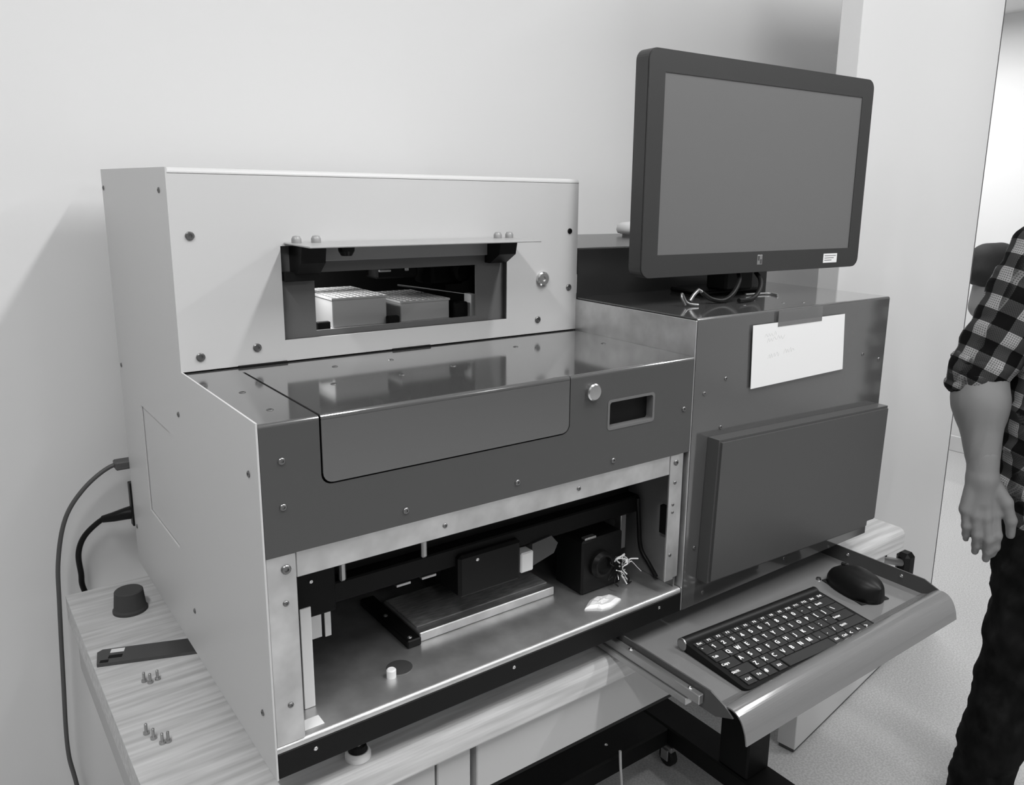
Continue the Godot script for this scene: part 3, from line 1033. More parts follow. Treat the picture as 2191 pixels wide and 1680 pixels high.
# ------------------------------------------------------------------ keyboard
func make_keyboard() -> void:
	var t := thing("keyboard", "compact black wireless keyboard with white legends on the tray", "keyboard", Vector3(0.7285, -0.0299, 0.1144), -0.0639)
	var w := 0.302
	var d := 0.137
	var st := S()
	var outline := round_rect(Vector2(-w / 2, -d / 2 + 0.008), Vector2(w / 2, d / 2), 0.008, 4)
	# slab that rises towards the back
	var top := PackedVector3Array()
	var low := PackedVector3Array()
	for q in outline:
		low.append(Vector3(q.x, 0.0, q.y))
		top.append(Vector3(q.x, deck_y(q.y), q.y))
	loft(st, [low, top], -1)
	local_part(t, "base", mesh_of(st), M.black_plastic)
	st = S()
	tube(st, PackedVector3Array([Vector3(-w / 2 + 0.001, 0.0095, -d / 2 + 0.008), Vector3(w / 2 - 0.001, 0.0095, -d / 2 + 0.008)]), 0.0095, 18)
	local_part(t, "battery_tube", mesh_of(st), M.black_plastic)
	st = S()
	lathe(st, PackedVector2Array([Vector2(0, 0), Vector2(0.0095, 0), Vector2(0.0095, 0.002), Vector2(0.007, 0.003), Vector2(0, 0.003)]), 18, Transform3D(FACE_LEFT, Vector3(-w / 2 + 0.001, 0.0095, -d / 2 + 0.008)))
	local_part(t, "tube_cap", mesh_of(st), M.dull_steel, "bright round end cap")
	var rows := [
		[0.55, [["Esc", 1], ["F1", 1], ["F2", 1], ["F3", 1], ["F4", 1], ["F5", 1], ["F6", 1], ["F7", 1], ["F8", 1], ["F9", 1], ["F10", 1], ["F11", 1], ["F12", 1], ["Ins", 1], ["Del", 1]]],
		[1.0, [["`", 1], ["1", 1], ["2", 1], ["3", 1], ["4", 1], ["5", 1], ["6", 1], ["7", 1], ["8", 1], ["9", 1], ["0", 1], ["-", 1], ["=", 1], ["Back", 2]]],
		[1.0, [["Tab", 1.5], ["Q", 1], ["W", 1], ["E", 1], ["R", 1], ["T", 1], ["Y", 1], ["U", 1], ["I", 1], ["O", 1], ["P", 1], ["[", 1], ["]", 1], ["\\", 1.5]]],
		[1.0, [["Caps", 1.75], ["A", 1], ["S", 1], ["D", 1], ["F", 1], ["G", 1], ["H", 1], ["J", 1], ["K", 1], ["L", 1], [";", 1], ["'", 1], ["Enter", 2.25]]],
		[1.0, [["Shift", 2.25], ["Z", 1], ["X", 1], ["C", 1], ["V", 1], ["B", 1], ["N", 1], ["M", 1], [",", 1], [".", 1], ["/", 1], ["Shift", 2.75]]],
		[1.0, [["Ctrl", 1.25], ["Fn", 1], ["#", 1], ["Alt", 1.25], ["", 5.5], ["Alt", 1], ["Ctrl", 1], ["<", 1], ["^", 1], [">", 1]]]]
	var font := SystemFont.new()
	font.font_names = PackedStringArray(["Droid Sans"])
	font.font_weight = 700
	var shapes := {}
	var texts := {}
	var unit := (w - 0.012) / 15.0
	var z := -d / 2 + 0.022
	var slope := atan2(deck_y(-0.05) - deck_y(0.05), 0.1)
	var pitch_z := (d / 2 - 0.006 - z) / 5.55
	for row in rows:
		var deep: float = row[0] * pitch_z
		var x := -w / 2 + 0.006
		for k in row[1]:
			var wide: float = k[1] * unit
			var id := "%.2f %.2f" % [wide, deep]
			if not shapes.has(id):
				st = S()
				box(st, Vector3(-wide / 2 + 0.0008, 0, -deep / 2 + 0.0008), Vector3(wide / 2 - 0.0008, 0.0024, deep / 2 - 0.0008), 0.0007)
				shapes[id] = mesh_of(st)
			var key := local_part(t, "key", shapes[id], M.key_plastic)
			var zc := z + deep / 2
			key.transform = Transform3D(Basis(Vector3(1, 0, 0), slope), Vector3(x + wide / 2, deck_y(zc) - 0.0003, zc))
			if k[0] != "":
				var s: String = k[0]
				if not texts.has(s):
					var tm := TextMesh.new()
					tm.text = s
					tm.font = font
					tm.font_size = 16
					tm.pixel_size = (0.0105 if s.length() == 1 else 0.0062) / 16.0
					if row[0] < 1.0:
						tm.pixel_size = 0.0058 / 16.0
					tm.depth = 0.0002
					tm.curve_step = 4.0
					texts[s] = tm
				var g := local_part(key, "legend", texts[s], M.legend_white)
				g.transform = Transform3D(Basis(Vector3(1, 0, 0), -PI / 2), Vector3((-0.25 * unit if s.length() == 1 and row[0] == 1.0 else 0.0) if k[1] < 1.4 else -wide / 2 + 0.008, 0.0025, 0))
			x += wide
		z += deep


func deck_y(z: float) -> float:
	return lerpf(0.0155, 0.0055, (z + 0.0685) / 0.137)


# ------------------------------------------------------------------ mouse
func make_mouse() -> void:
	var t := thing("computer_mouse", "black computer mouse on the tray beside the keyboard", "mouse", Vector3(0.962, -0.0299, 0.088), -0.25)
	var rings := []
	var n := 24
	for i in 15:
		var u := i / 14.0
		var z := -cos(u * PI) * 0.056
		var half := 0.034 * pow(maxf(0.0, 1.0 - pow(absf(z) / 0.0562, 2.6)), 0.5)
		var high := 0.038 * pow(maxf(0.0, 1.0 - pow(absf(z - 0.008) / 0.0645, 2.4)), 0.55)
		var ring := PackedVector3Array()
		for k in n:
			var a := TAU * k / n
			var c := cos(a)
			var s := sin(a)
			var px := signf(c) * pow(absf(c), 0.75) * half
			var py := (maxf(0.0, s)) ** 0.8 * high if s > 0 else 0.0
			ring.append(Vector3(px, 0.0015 + py, z))
		rings.append(ring)
	var st := S()
	loft(st, rings)
	local_part(t, "shell", mesh_of(st), M.black_plastic)
	st = S()
	box(st, Vector3(-0.003, 0.0, -0.008), Vector3(0.003, 0.006, 0.008), 0.0025, Transform3D(Basis(Vector3(1, 0, 0), -0.25), Vector3(0, 0.0315, -0.028)))
	local_part(t, "wheel", mesh_of(st), M.soft_black)
	st = S()
	box(st, Vector3(-0.030, 0, -0.048), Vector3(0.030, 0.002, 0.048), 0.0005)
	local_part(t, "sole", mesh_of(st), M.soft_black)


# ------------------------------------------------------------------ monitor
func make_monitor() -> void:
	var t := thing("monitor", "black flat touchscreen monitor with grey blank screen on the cabinet", "monitor", Vector3(0.898, H4, -0.1093), -0.0504)
	var c := 0.2139
	var st := S()
	var out := round_rect(Vector2(-0.2702, c - 0.1695), Vector2(0.2702, c + 0.1667), 0.017, 7)
	prism(st, out, "z", -0.030, -0.003)
	var back := round_rect(Vector2(-0.245, c - 0.145), Vector2(0.245, c + 0.14), 0.017, 7)
	prism(st, back, "z", -0.045, -0.030)
	local_part(t, "housing", mesh_of(st), M.monitor_plastic)
	st = S()
	rim(st, round_rect(Vector2(-0.2695, c - 0.1688), Vector2(0.2695, c + 0.166), 0.0165, 7), round_rect(Vector2(-0.2384, c - 0.1341), Vector2(0.2384, c + 0.1341), 0.0004, 7), -0.003, 0.0)
	local_part(t, "bezel", mesh_of(st), M.monitor_plastic)
	st = S()
	box(st, Vector3(-0.24, c - 0.136, -0.0029), Vector3(0.24, c + 0.136, -0.0012))
	local_part(t, "screen", mesh_of(st), M.screen_glass, "blank grey screen")
	st = S()
	box(st, Vector3(-0.011, c - 0.1565, 0.0), Vector3(0.0015, c - 0.140, 0.0006), 0.0002)
	var b := local_part(t, "badge", mesh_of(st), M.dull_steel)
	st = S()
	box(st, Vector3(-0.0095, c - 0.1495, 0.0006), Vector3(-0.0055, c - 0.142, 0.0008))
	box(st, Vector3(-0.004, c - 0.155, 0.0006), Vector3(0.0, c - 0.1475, 0.0008))
	local_part(b, "emblem", mesh_of(st), M.grey_coat_dull)
	st = S()
	box(st, Vector3(0.1665, c - 0.1595, 0.0), Vector3(0.2055, c - 0.143, 0.0004))
	b = local_part(t, "sticker", mesh_of(st), M.label_white, "small white sticker")
	st = S()
	for k in 3:
		box(st, Vector3(0.1695, c - 0.1475 - k * 0.004, 0.0004), Vector3(0.2025 - k * 0.006, c - 0.1462 - k * 0.004, 0.0005))
	local_part(b, "print", mesh_of(st), M.tray_coat)
	st = S()
	box(st, Vector3(-0.075, 0.0003, -0.145), Vector3(0.075, 0.008, -0.065), 0.003)
	local_part(t, "stand_base", mesh_of(st), M.black_plastic)
	st = S()
	box(st, Vector3(-0.035, 0.008, -0.095), Vector3(0.035, c, -0.045), 0.004)
	local_part(t, "stand_neck", mesh_of(st), M.black_plastic)


# ------------------------------------------------------------------ taped note
func make_note() -> void:
	var t := thing("paper_note", "white paper note with faint handwriting taped to the cabinet", "paper note", Vector3(0.868, 0.336, 0.004))
	var st := S()
	prism(st, PackedVector2Array([Vector2(0.7495, 0.336), Vector2(0.9945, 0.3385), Vector2(0.986, 0.435), Vector2(0.745, 0.4355)]), "z", 0.0035, 0.0039)
	part(t, "sheet", st, M.paper)
	st = S()
	var r := RandomNumberGenerator.new()
	r.seed = 4
	for word in [[0.782, 0.408, 0.045], [0.775, 0.416, 0.028], [0.786, 0.382, 0.03], [0.825, 0.386, 0.028]]:
		var pts := []
		var k := 0
		var x: float = word[0]
		while x < word[0] + word[2]:
			pts.append(Vector3(x, word[1] + (0.0035 if k % 2 else -0.002) * r.randf_range(0.5, 1.4) + (x - word[0]) * 0.08, 0.0039))
			x += r.randf_range(0.002, 0.005)
			k += 1
		tube(st, curve(pts, 3), 0.0002, 4)
	part(t, "handwriting", st, M.legend_grey if M.has("legend_grey") else mat("legend_grey", 0.45, 0.8))
	st = S()
	box(st, Vector3(0.805, 0.4285, 0.0041), Vector3(0.9205, 0.4535, 0.0043))
	part(t, "tape", st, M.clear_tape, "strip of clear tape")


# ------------------------------------------------------------------ cables and the cap on the housing
func make_cables() -> void:
	var t := thing("data_cable", "grey data cable arching from the instrument back and hanging past the bench", "cable", Vector3(-0.12, FLOOR, -0.69))
	var st := S()
	tube(st, curve([Vector3(0.004, 0.170, -0.684), Vector3(-0.028, 0.166, -0.69), Vector3(-0.068, 0.137, -0.69), Vector3(-0.099, 0.092, -0.69), Vector3(-0.116, 0.022, -0.69), Vector3(-0.122, -0.06, -0.69), Vector3(-0.129, -0.186, -0.69), Vector3(-0.135, -0.318, -0.69), Vector3(-0.128, -0.40, -0.69), Vector3(-0.11, -0.6, -0.69), Vector3(-0.12, FLOOR + 0.004, -0.68), Vector3(-0.3, FLOOR + 0.004, -0.62)], 8), 0.0036, 8)
	part(t, "cord", st, M.cable_grey)
	st = S()
	box(st, Vector3(-0.022, 0.163, -0.695), Vector3(0.008, 0.177, -0.6705), 0.002)
	part(t, "plug", st, M.dark_steel)
	t = thing("mains_cable", "thick black power cable plugged into the instrument back", "cable", Vector3(-0.08, FLOOR, -0.72))
	st = S()
	tube(st, curve([Vector3(-0.03, 0.078, -0.69), Vector3(-0.045, 0.074, -0.70), Vector3(-0.072, 0.050, -0.706), Vector3(-0.084, 0.020, -0.71), Vector3(-0.083, -0.02, -0.717), Vector3(-0.079, -0.06, -0.72), Vector3(-0.04, -0.16, -0.722), Vector3(0.1, -0.35, -0.722), Vector3(0.3, FLOOR + 0.005, -0.72), Vector3(0.4, FLOOR + 0.005, -0.71)], 8), 0.0046, 8)
	part(t, "cord", st, M.black_plastic)
	st = S()
	tube(st, PackedVector3Array([Vector3(0.008, 0.083, -0.682), Vector3(-0.012, 0.081, -0.686), Vector3(-0.03, 0.078, -0.69), Vector3(-0.045, 0.074, -0.70)]), 0.0125, 10, 0.006)
	box(st, Vector3(0.001, 0.07, -0.686), Vector3(0.012, 0.098, -0.6705), 0.002)
	part(t, "plug", st, M.black_plastic)
	st = S()
	box(st, Vector3(-0.005, 0.062, -0.684), Vector3(0.045, 0.138, -0.6685), 0.001)
	var s := single("power_inlet", st, M.black_plastic, "black power inlet on the rear edge of the white side panel", "socket")
	s.name = "power_inlet"
	var paths := [
		["signal_cable", "black cable looping left under the monitor to a metal plug", [Vector3(0.865, 0.497, -0.13), Vector3(0.85, 0.486, -0.115), Vector3(0.82, 0.470, -0.10), Vector3(0.79, 0.4595, -0.095), Vector3(0.765, 0.463, -0.10), Vector3(0.748, 0.474, -0.105)]],
		["signal_cable", "black cable looping right below the monitor middle", [Vector3(0.905, 0.497, -0.125), Vector3(0.90, 0.486, -0.11), Vector3(0.88, 0.471, -0.095), Vector3(0.85, 0.4595, -0.085), Vector3(0.81, 0.4595, -0.08)]]]
	for q in paths:
		t = thing(q[0], q[1], "cable", Vector3(q[2][3].x, H4, q[2][3].z), 0.0, "cables under the monitor")
		st = S()
		tube(st, curve(q[2], 6), 0.0038, 8)
		part(t, "cord", st, M.black_plastic)
		if q[2].size() == 6:
			st = S()
			tube(st, PackedVector3Array([Vector3(0.75, 0.473, -0.105), Vector3(0.743, 0.478, -0.108), Vector3(0.732, 0.470, -0.108), Vector3(0.722, 0.461, -0.106)]), 0.0032, 10)
			part(t, "plug", st, M.screw_steel)
	st = S()
	tube(st, curve([Vector3(0.70, 0.4575, -0.095), Vector3(0.696, 0.470, -0.10), Vector3(0.703, 0.474, -0.105), Vector3(0.71, 0.460, -0.10), Vector3(0.725, 0.4572, -0.09)], 5), 0.002, 8)
	single("metal_clip", st, M.screw_steel, "bent metal clip lying under the left of the monitor", "clip")
	st = S()
	tube(st, curve([Vector3(0.90, 0.4572, -0.14), Vector3(0.94, 0.4572, -0.135), Vector3(0.955, 0.4572, -0.125), Vector3(0.945, 0.4572, -0.105)], 5), 0.002, 8)
	single("metal_hook", st, M.dull_steel, "curved metal hook lying under the right of the monitor", "hook")
	st = S()
	lathe(st, PackedVector2Array([Vector2(0, 0), Vector2(0.018, 0), Vector2(0.018, 0.005), Vector2(0.028, 0.007), Vector2(0.031, 0.014), Vector2(0.029, 0.024), Vector2(0.02, 0.029), Vector2(0, 0.031)]), 28, Transform3D(Basis(), Vector3(0.957, H5 + 0.0002, -0.50)), false)
	single("plastic_cap", st, M.white_coat, "white rounded plastic cap behind the left edge of the monitor", "cap")


# ------------------------------------------------------------------ small things on the bench
func make_bench_items() -> void:
	var st := S()
	lathe(st, PackedVector2Array([Vector2(0, 0), Vector2(0.0255, 0), Vector2(0.0255, 0.004), Vector2(0.0235, 0.007), Vector2(0.021, 0.034), Vector2(0.0195, 0.0355), Vector2(0, 0.0355)]), 32)
	var o := single("rubber_stopper", st, M.rubber, "dark round rubber stopper standing at the back of the bench", "stopper")
	o.position = Vector3(-0.036, BENCH, -0.578)
	var t := thing("metal_bar", "flat dark metal bar with a white sticker on the bench", "bar", Vector3(-0.05, BENCH, -0.43), 0.0)
	var x := Transform3D(Basis(Vector3(0, 1, 0), -0.36), Vector3(-0.101, BENCH, -0.4485))
	st = S()
	prism(st, PackedVector2Array([Vector2(0.0, 0.021), Vector2(-0.006, -0.012), Vector2(0.0, -0.019), Vector2(0.16, -0.019), Vector2(0.16, 0.021)]), "y", 0.0, 0.005, x)
	part(t, "bar", st, M.grey_coat_dull)
	st = S()
	box(st, Vector3(0.012, 0.005, -0.016), Vector3(0.03, 0.0053, -0.006), 0.0, x)
	part(t, "sticker", st, M.label_white)
	for q in [[0.012, 0.001, 0.030, 0.009], [0.003, 0.012, 0.014, 0.019]]:
		st = S()
		box(st, Vector3(q[0], 0.005, q[1]), Vector3(q[2], 0.0053, q[3]), 0.0, x)
		part(t, "slot", st, M.black_coat)
	# loose screws
	st = S()
	lathe(st, PackedVector2Array([Vector2(0, 0), Vector2(0.0038, 0), Vector2(0.0038, 0.0028), Vector2(0.0019, 0.003), Vector2(0.0019, 0.0135), Vector2(0.0012, 0.0145), Vector2(0, 0.0145)]), 10)
	var m := mesh_of(st)
	var spots := [[-0.063, -0.353, 0.35, 0.2, "leftmost of the loose screws beside the metal bar"], [-0.057, -0.345, 0.5, 2.4, "middle one of the loose screws beside the metal bar"], [-0.047, -0.348, 0.3, 4.0, "rightmost of the loose screws beside the metal bar"],
		[-0.086, -0.232, 0.4, 0.6, "rearmost of the four loose screws near the bench front"], [-0.081, -0.217, 0.5, 1.5, "second from the rear of the four loose screws near the bench front"], [-0.0745, -0.201, 0.35, 2.9, "third from the rear of the four loose screws near the bench front"], [-0.068, -0.2, 0.45, 4.6, "rightmost of the four loose screws near the bench front"]]
	for q in spots:
		var sc := MeshInstance3D.new()
		sc.name = numbered("loose_screw")
		sc.mesh = m
		sc.material_override = M.dull_steel
		sc.set_meta("label", "small bright screw, " + q[4])
		sc.set_meta("category", "screw")
		sc.set_meta("group", "loose screws on the bench")
		add_child(sc)
		var b := Basis(Vector3(0, 1, 0), q[3])
		sc.transform = Transform3D(b, Vector3(q[0], BENCH + 0.0001, q[1]))


# ------------------------------------------------------------------ people
# bones are [a, b, radius at a, radius at b]; they are blended into one skin and meshed as surface nets
func skin_arrays(bones: Array, cell: float, k: float, wrinkle := 0.0, cuts := [], turn := Basis()) -> Array:
	var lo := Vector3.INF
	var hi := -Vector3.INF
	for b in bones:
		var r: float = maxf(b[2], b[3]) + cell * 3.0
		lo = lo.min(b[0].min(b[1]) - Vector3.ONE * r)
		hi = hi.max(b[0].max(b[1]) + Vector3.ONE * r)
	var nx := int(ceil((hi.x - lo.x) / cell)) + 1
	var ny := int(ceil((hi.y - lo.y) / cell)) + 1
	var nz := int(ceil((hi.z - lo.z) / cell)) + 1
	var f := PackedFloat32Array()
	f.resize(nx * ny * nz)
	f.fill(1.0)
	for b in bones:
		var a: Vector3 = b[0]
		var ba: Vector3 = b[1] - a
		var ra: float = b[2]
		var dr: float = b[3] - ra
		var len2 := maxf(ba.length_squared(), 1e-9)
		var pad: float = maxf(ra, b[3]) + k + cell * 2.0
		var l: Vector3 = (a.min(b[1]) - Vector3.ONE * pad - lo) / cell
		var h: Vector3 = (a.max(b[1]) + Vector3.ONE * pad - lo) / cell
		for i in range(maxi(0, int(l.x)), mini(nx, int(h.x) + 1)):
			for j in range(maxi(0, int(l.y)), mini(ny, int(h.y) + 1)):
				var row := (i * ny + j) * nz
				for q in range(maxi(0, int(l.z)), mini(nz, int(h.z) + 1)):
					var pa := lo + Vector3(i, j, q) * cell - a
					var u := clampf(pa.dot(ba) / len2, 0.0, 1.0)
					var d := (pa - ba * u).length() - ra - dr * u
					var o := f[row + q]
					var m := maxf(k - absf(o - d), 0.0) / k
					f[row + q] = minf(o, d) - m * m * k * 0.25
	if wrinkle > 0.0 or cuts.size() > 0:
		var noise := FastNoiseLite.new()
		noise.seed = 31
		noise.frequency = 10.0
		noise.fractal_octaves = 2
		for i in nx:
			for j in ny:
				for q in nz:
					var at := (i * ny + j) * nz + q
					if absf(f[at]) < 0.2:
						var p := lo + Vector3(i, j, q) * cell
						if wrinkle > 0.0:
							f[at] += wrinkle * noise.get_noise_3d(p.x, p.y * 2.2 + p.x * 0.8, p.z)
						for c in cuts:
							f[at] = maxf(f[at], (p - c[0]).dot(c[1]))
	var ids := PackedInt32Array()
	ids.resize(nx * ny * nz)
	ids.fill(-1)
	var verts := PackedVector3Array()
	var sx := ny * nz
	var offs := [0, 1, nz, nz + 1, sx, sx + 1, sx + nz, sx + nz + 1]
	var edges := [[0, 1], [2, 3], [4, 5], [6, 7], [0, 2], [1, 3], [4, 6], [5, 7], [0, 4], [1, 5], [2, 6], [3, 7]]
	var corner := [Vector3(0, 0, 0), Vector3(0, 0, 1), Vector3(0, 1, 0), Vector3(0, 1, 1), Vector3(1, 0, 0), Vector3(1, 0, 1), Vector3(1, 1, 0), Vector3(1, 1, 1)]
	for i in nx - 1:
		for j in ny - 1:
			for q in nz - 1:
				var at := (i * ny + j) * nz + q
				var f0 := f[at]
				if absf(f0) > cell * 2.5:
					continue
				var inside := 0
				for o in offs:
					if f[at + o] < 0.0:
						inside += 1
				if inside == 0 or inside == 8:
					continue
				var s := Vector3.ZERO
				var n := 0
				for e in edges:
					var va := f[at + offs[e[0]]]
					var vb := f[at + offs[e[1]]]
					if (va < 0.0) != (vb < 0.0):
						s += corner[e[0]].lerp(corner[e[1]], va / (va - vb))
						n += 1
				ids[at] = verts.size()
				verts.append(lo + (Vector3(i, j, q) + s / n) * cell)
	var ix := PackedInt32Array()
	for i in range(1, nx - 1):
		for j in range(1, ny - 1):
			for q in range(1, nz - 1):
				var at := (i * ny + j) * nz + q
				var f0 := f[at]
				if absf(f0) > cell * 2.5:
					continue
				var inn := f0 < 0.0
				for axis in 3:
					var step: int = [sx, nz, 1][axis]
					if (f[at + step] < 0.0) == inn:
						continue
					var c0: int
					var c1: int
					var c2: int
					var c3 := at
					if axis == 0:
						c0 = at - nz - 1
						c1 = at - 1
						c3 = at - nz
					elif axis == 1:
						c0 = at - sx - 1
						c1 = at - 1
						c3 = at - sx
					else:
						c0 = at - sx - nz
						c1 = at - nz
						c3 = at - sx
					c2 = at
					if ids[c0] < 0 or ids[c1] < 0 or ids[c2] < 0 or ids[c3] < 0:
						continue
					var turned := inn if axis != 1 else not inn
					if turned:
						ix.append_array([ids[c0], ids[c2], ids[c1], ids[c0], ids[c3], ids[c2]])
					else:
						ix.append_array([ids[c0], ids[c1], ids[c2], ids[c0], ids[c2], ids[c3]])
	var norm := PackedVector3Array()
	norm.resize(verts.size())
	for t in range(0, ix.size(), 3):
		var n := (verts[ix[t + 2]] - verts[ix[t]]).cross(verts[ix[t + 1]] - verts[ix[t]])
		for c in 3:
			norm[ix[t + c]] += n
	var back := turn.inverse()
	for i in verts.size():
		norm[i] = back * norm[i].normalized()
		verts[i] = back * verts[i]
	var out := []
	out.resize(Mesh.ARRAY_MAX)
	out[Mesh.ARRAY_VERTEX] = verts
	out[Mesh.ARRAY_NORMAL] = norm
	out[Mesh.ARRAY_INDEX] = ix
	return out


func skin_mesh(list: Array) -> ArrayMesh:
	var m := ArrayMesh.new()
	for a in list:
		m.add_surface_from_arrays(Mesh.PRIMITIVE_TRIANGLES, a)
	return m


func v3(x: float, y: float, z: float) -> Vector3:
	return Vector3(x, y, z)


# s = -1: the hand at the left of the picture
func hand_bones(w: Vector3, s: float) -> Array:
	var o := []
	var knuckle := [v3(0.028, -0.082, 0.014), v3(0.008, -0.088, 0.018), v3(-0.012, -0.085, 0.014), v3(-0.030, -0.076, 0.006)]
	var mid := [v3(0.033, -0.126, 0.024), v3(0.016, -0.135, 0.024), v3(-0.005, -0.128, 0.016), v3(-0.024, -0.113, 0.006)]
	var low := [v3(0.036, -0.153, 0.018), v3(0.023, -0.164, 0.016), v3(0.003, -0.155, 0.006), v3(-0.016, -0.135, -0.004)]
	var tip := [v3(0.037, -0.173, 0.009), v3(0.027, -0.186, 0.006), v3(0.008, -0.175, -0.005), v3(-0.011, -0.150, -0.012)]
	var fr := [0.0098, 0.0100, 0.0094, 0.0082]
	var flip := Vector3(-s, 1, 1)
	for i in 4:
		o.append([w + flip * v3([0.012, 0.004, -0.006, -0.014][i], -0.005, 0.0), w + flip * knuckle[i], 0.0165, 0.0125])
		o.append([w + flip * knuckle[i], w + flip * mid[i], fr[i] + 0.0012, fr[i]])
		o.append([w + flip * mid[i], w + flip * low[i], fr[i], fr[i] - 0.0008])
		o.append([w + flip * low[i], w + flip * tip[i], fr[i] - 0.0008, fr[i] - 0.0022])
	var th := [v3(0.014, -0.015, 0.004), v3(0.043, -0.055, 0.020), v3(0.057, -0.092, 0.024), v3(0.064, -0.126, 0.018)]
	o.append([w + flip * th[0], w + flip * th[1], 0.018, 0.0145])
	o.append([w + flip * th[1], w + flip * th[2], 0.0135, 0.0112])
	o.append([w + flip * th[2], w + flip * th[3], 0.0112, 0.0088])
	o.append([w + v3(0, 0.035, -0.008), w + v3(0, -0.012, 0.0), 0.0312, 0.0305])
	o.append([w + v3(0, -0.012, 0.0), w + v3(0, -0.055, 0.008), 0.0305, 0.020])
	return o


func head_bones(c: Vector3) -> Array:
	return [[c + v3(0, 0.02, -0.02), c + v3(0, 0.025, 0.015), 0.082, 0.078], [c + v3(0, -0.03, 0.03), c + v3(0, -0.075, 0.045), 0.062, 0.042],
		[c + v3(0, 0.015, 0.092), c + v3(0, -0.025, 0.112), 0.010, 0.014], [c + v3(-0.012, -0.03, 0.098), c + v3(0.012, -0.03, 0.098), 0.009, 0.009],
		[c + v3(-0.035, 0.028, 0.08), c + v3(0.035, 0.028, 0.08), 0.014, 0.014], [c + v3(-0.02, -0.062, 0.082), c + v3(0.02, -0.062, 0.082), 0.009, 0.009],
		[c + v3(-0.082, 0.01, -0.005), c + v3(-0.078, -0.025, 0.0), 0.014, 0.010], [c + v3(0.082, 0.01, -0.005), c + v3(0.078, -0.025, 0.0), 0.014, 0.010],
		[c + v3(0, -0.05, -0.02), c + v3(0, -0.16, -0.03), 0.058, 0.06]]


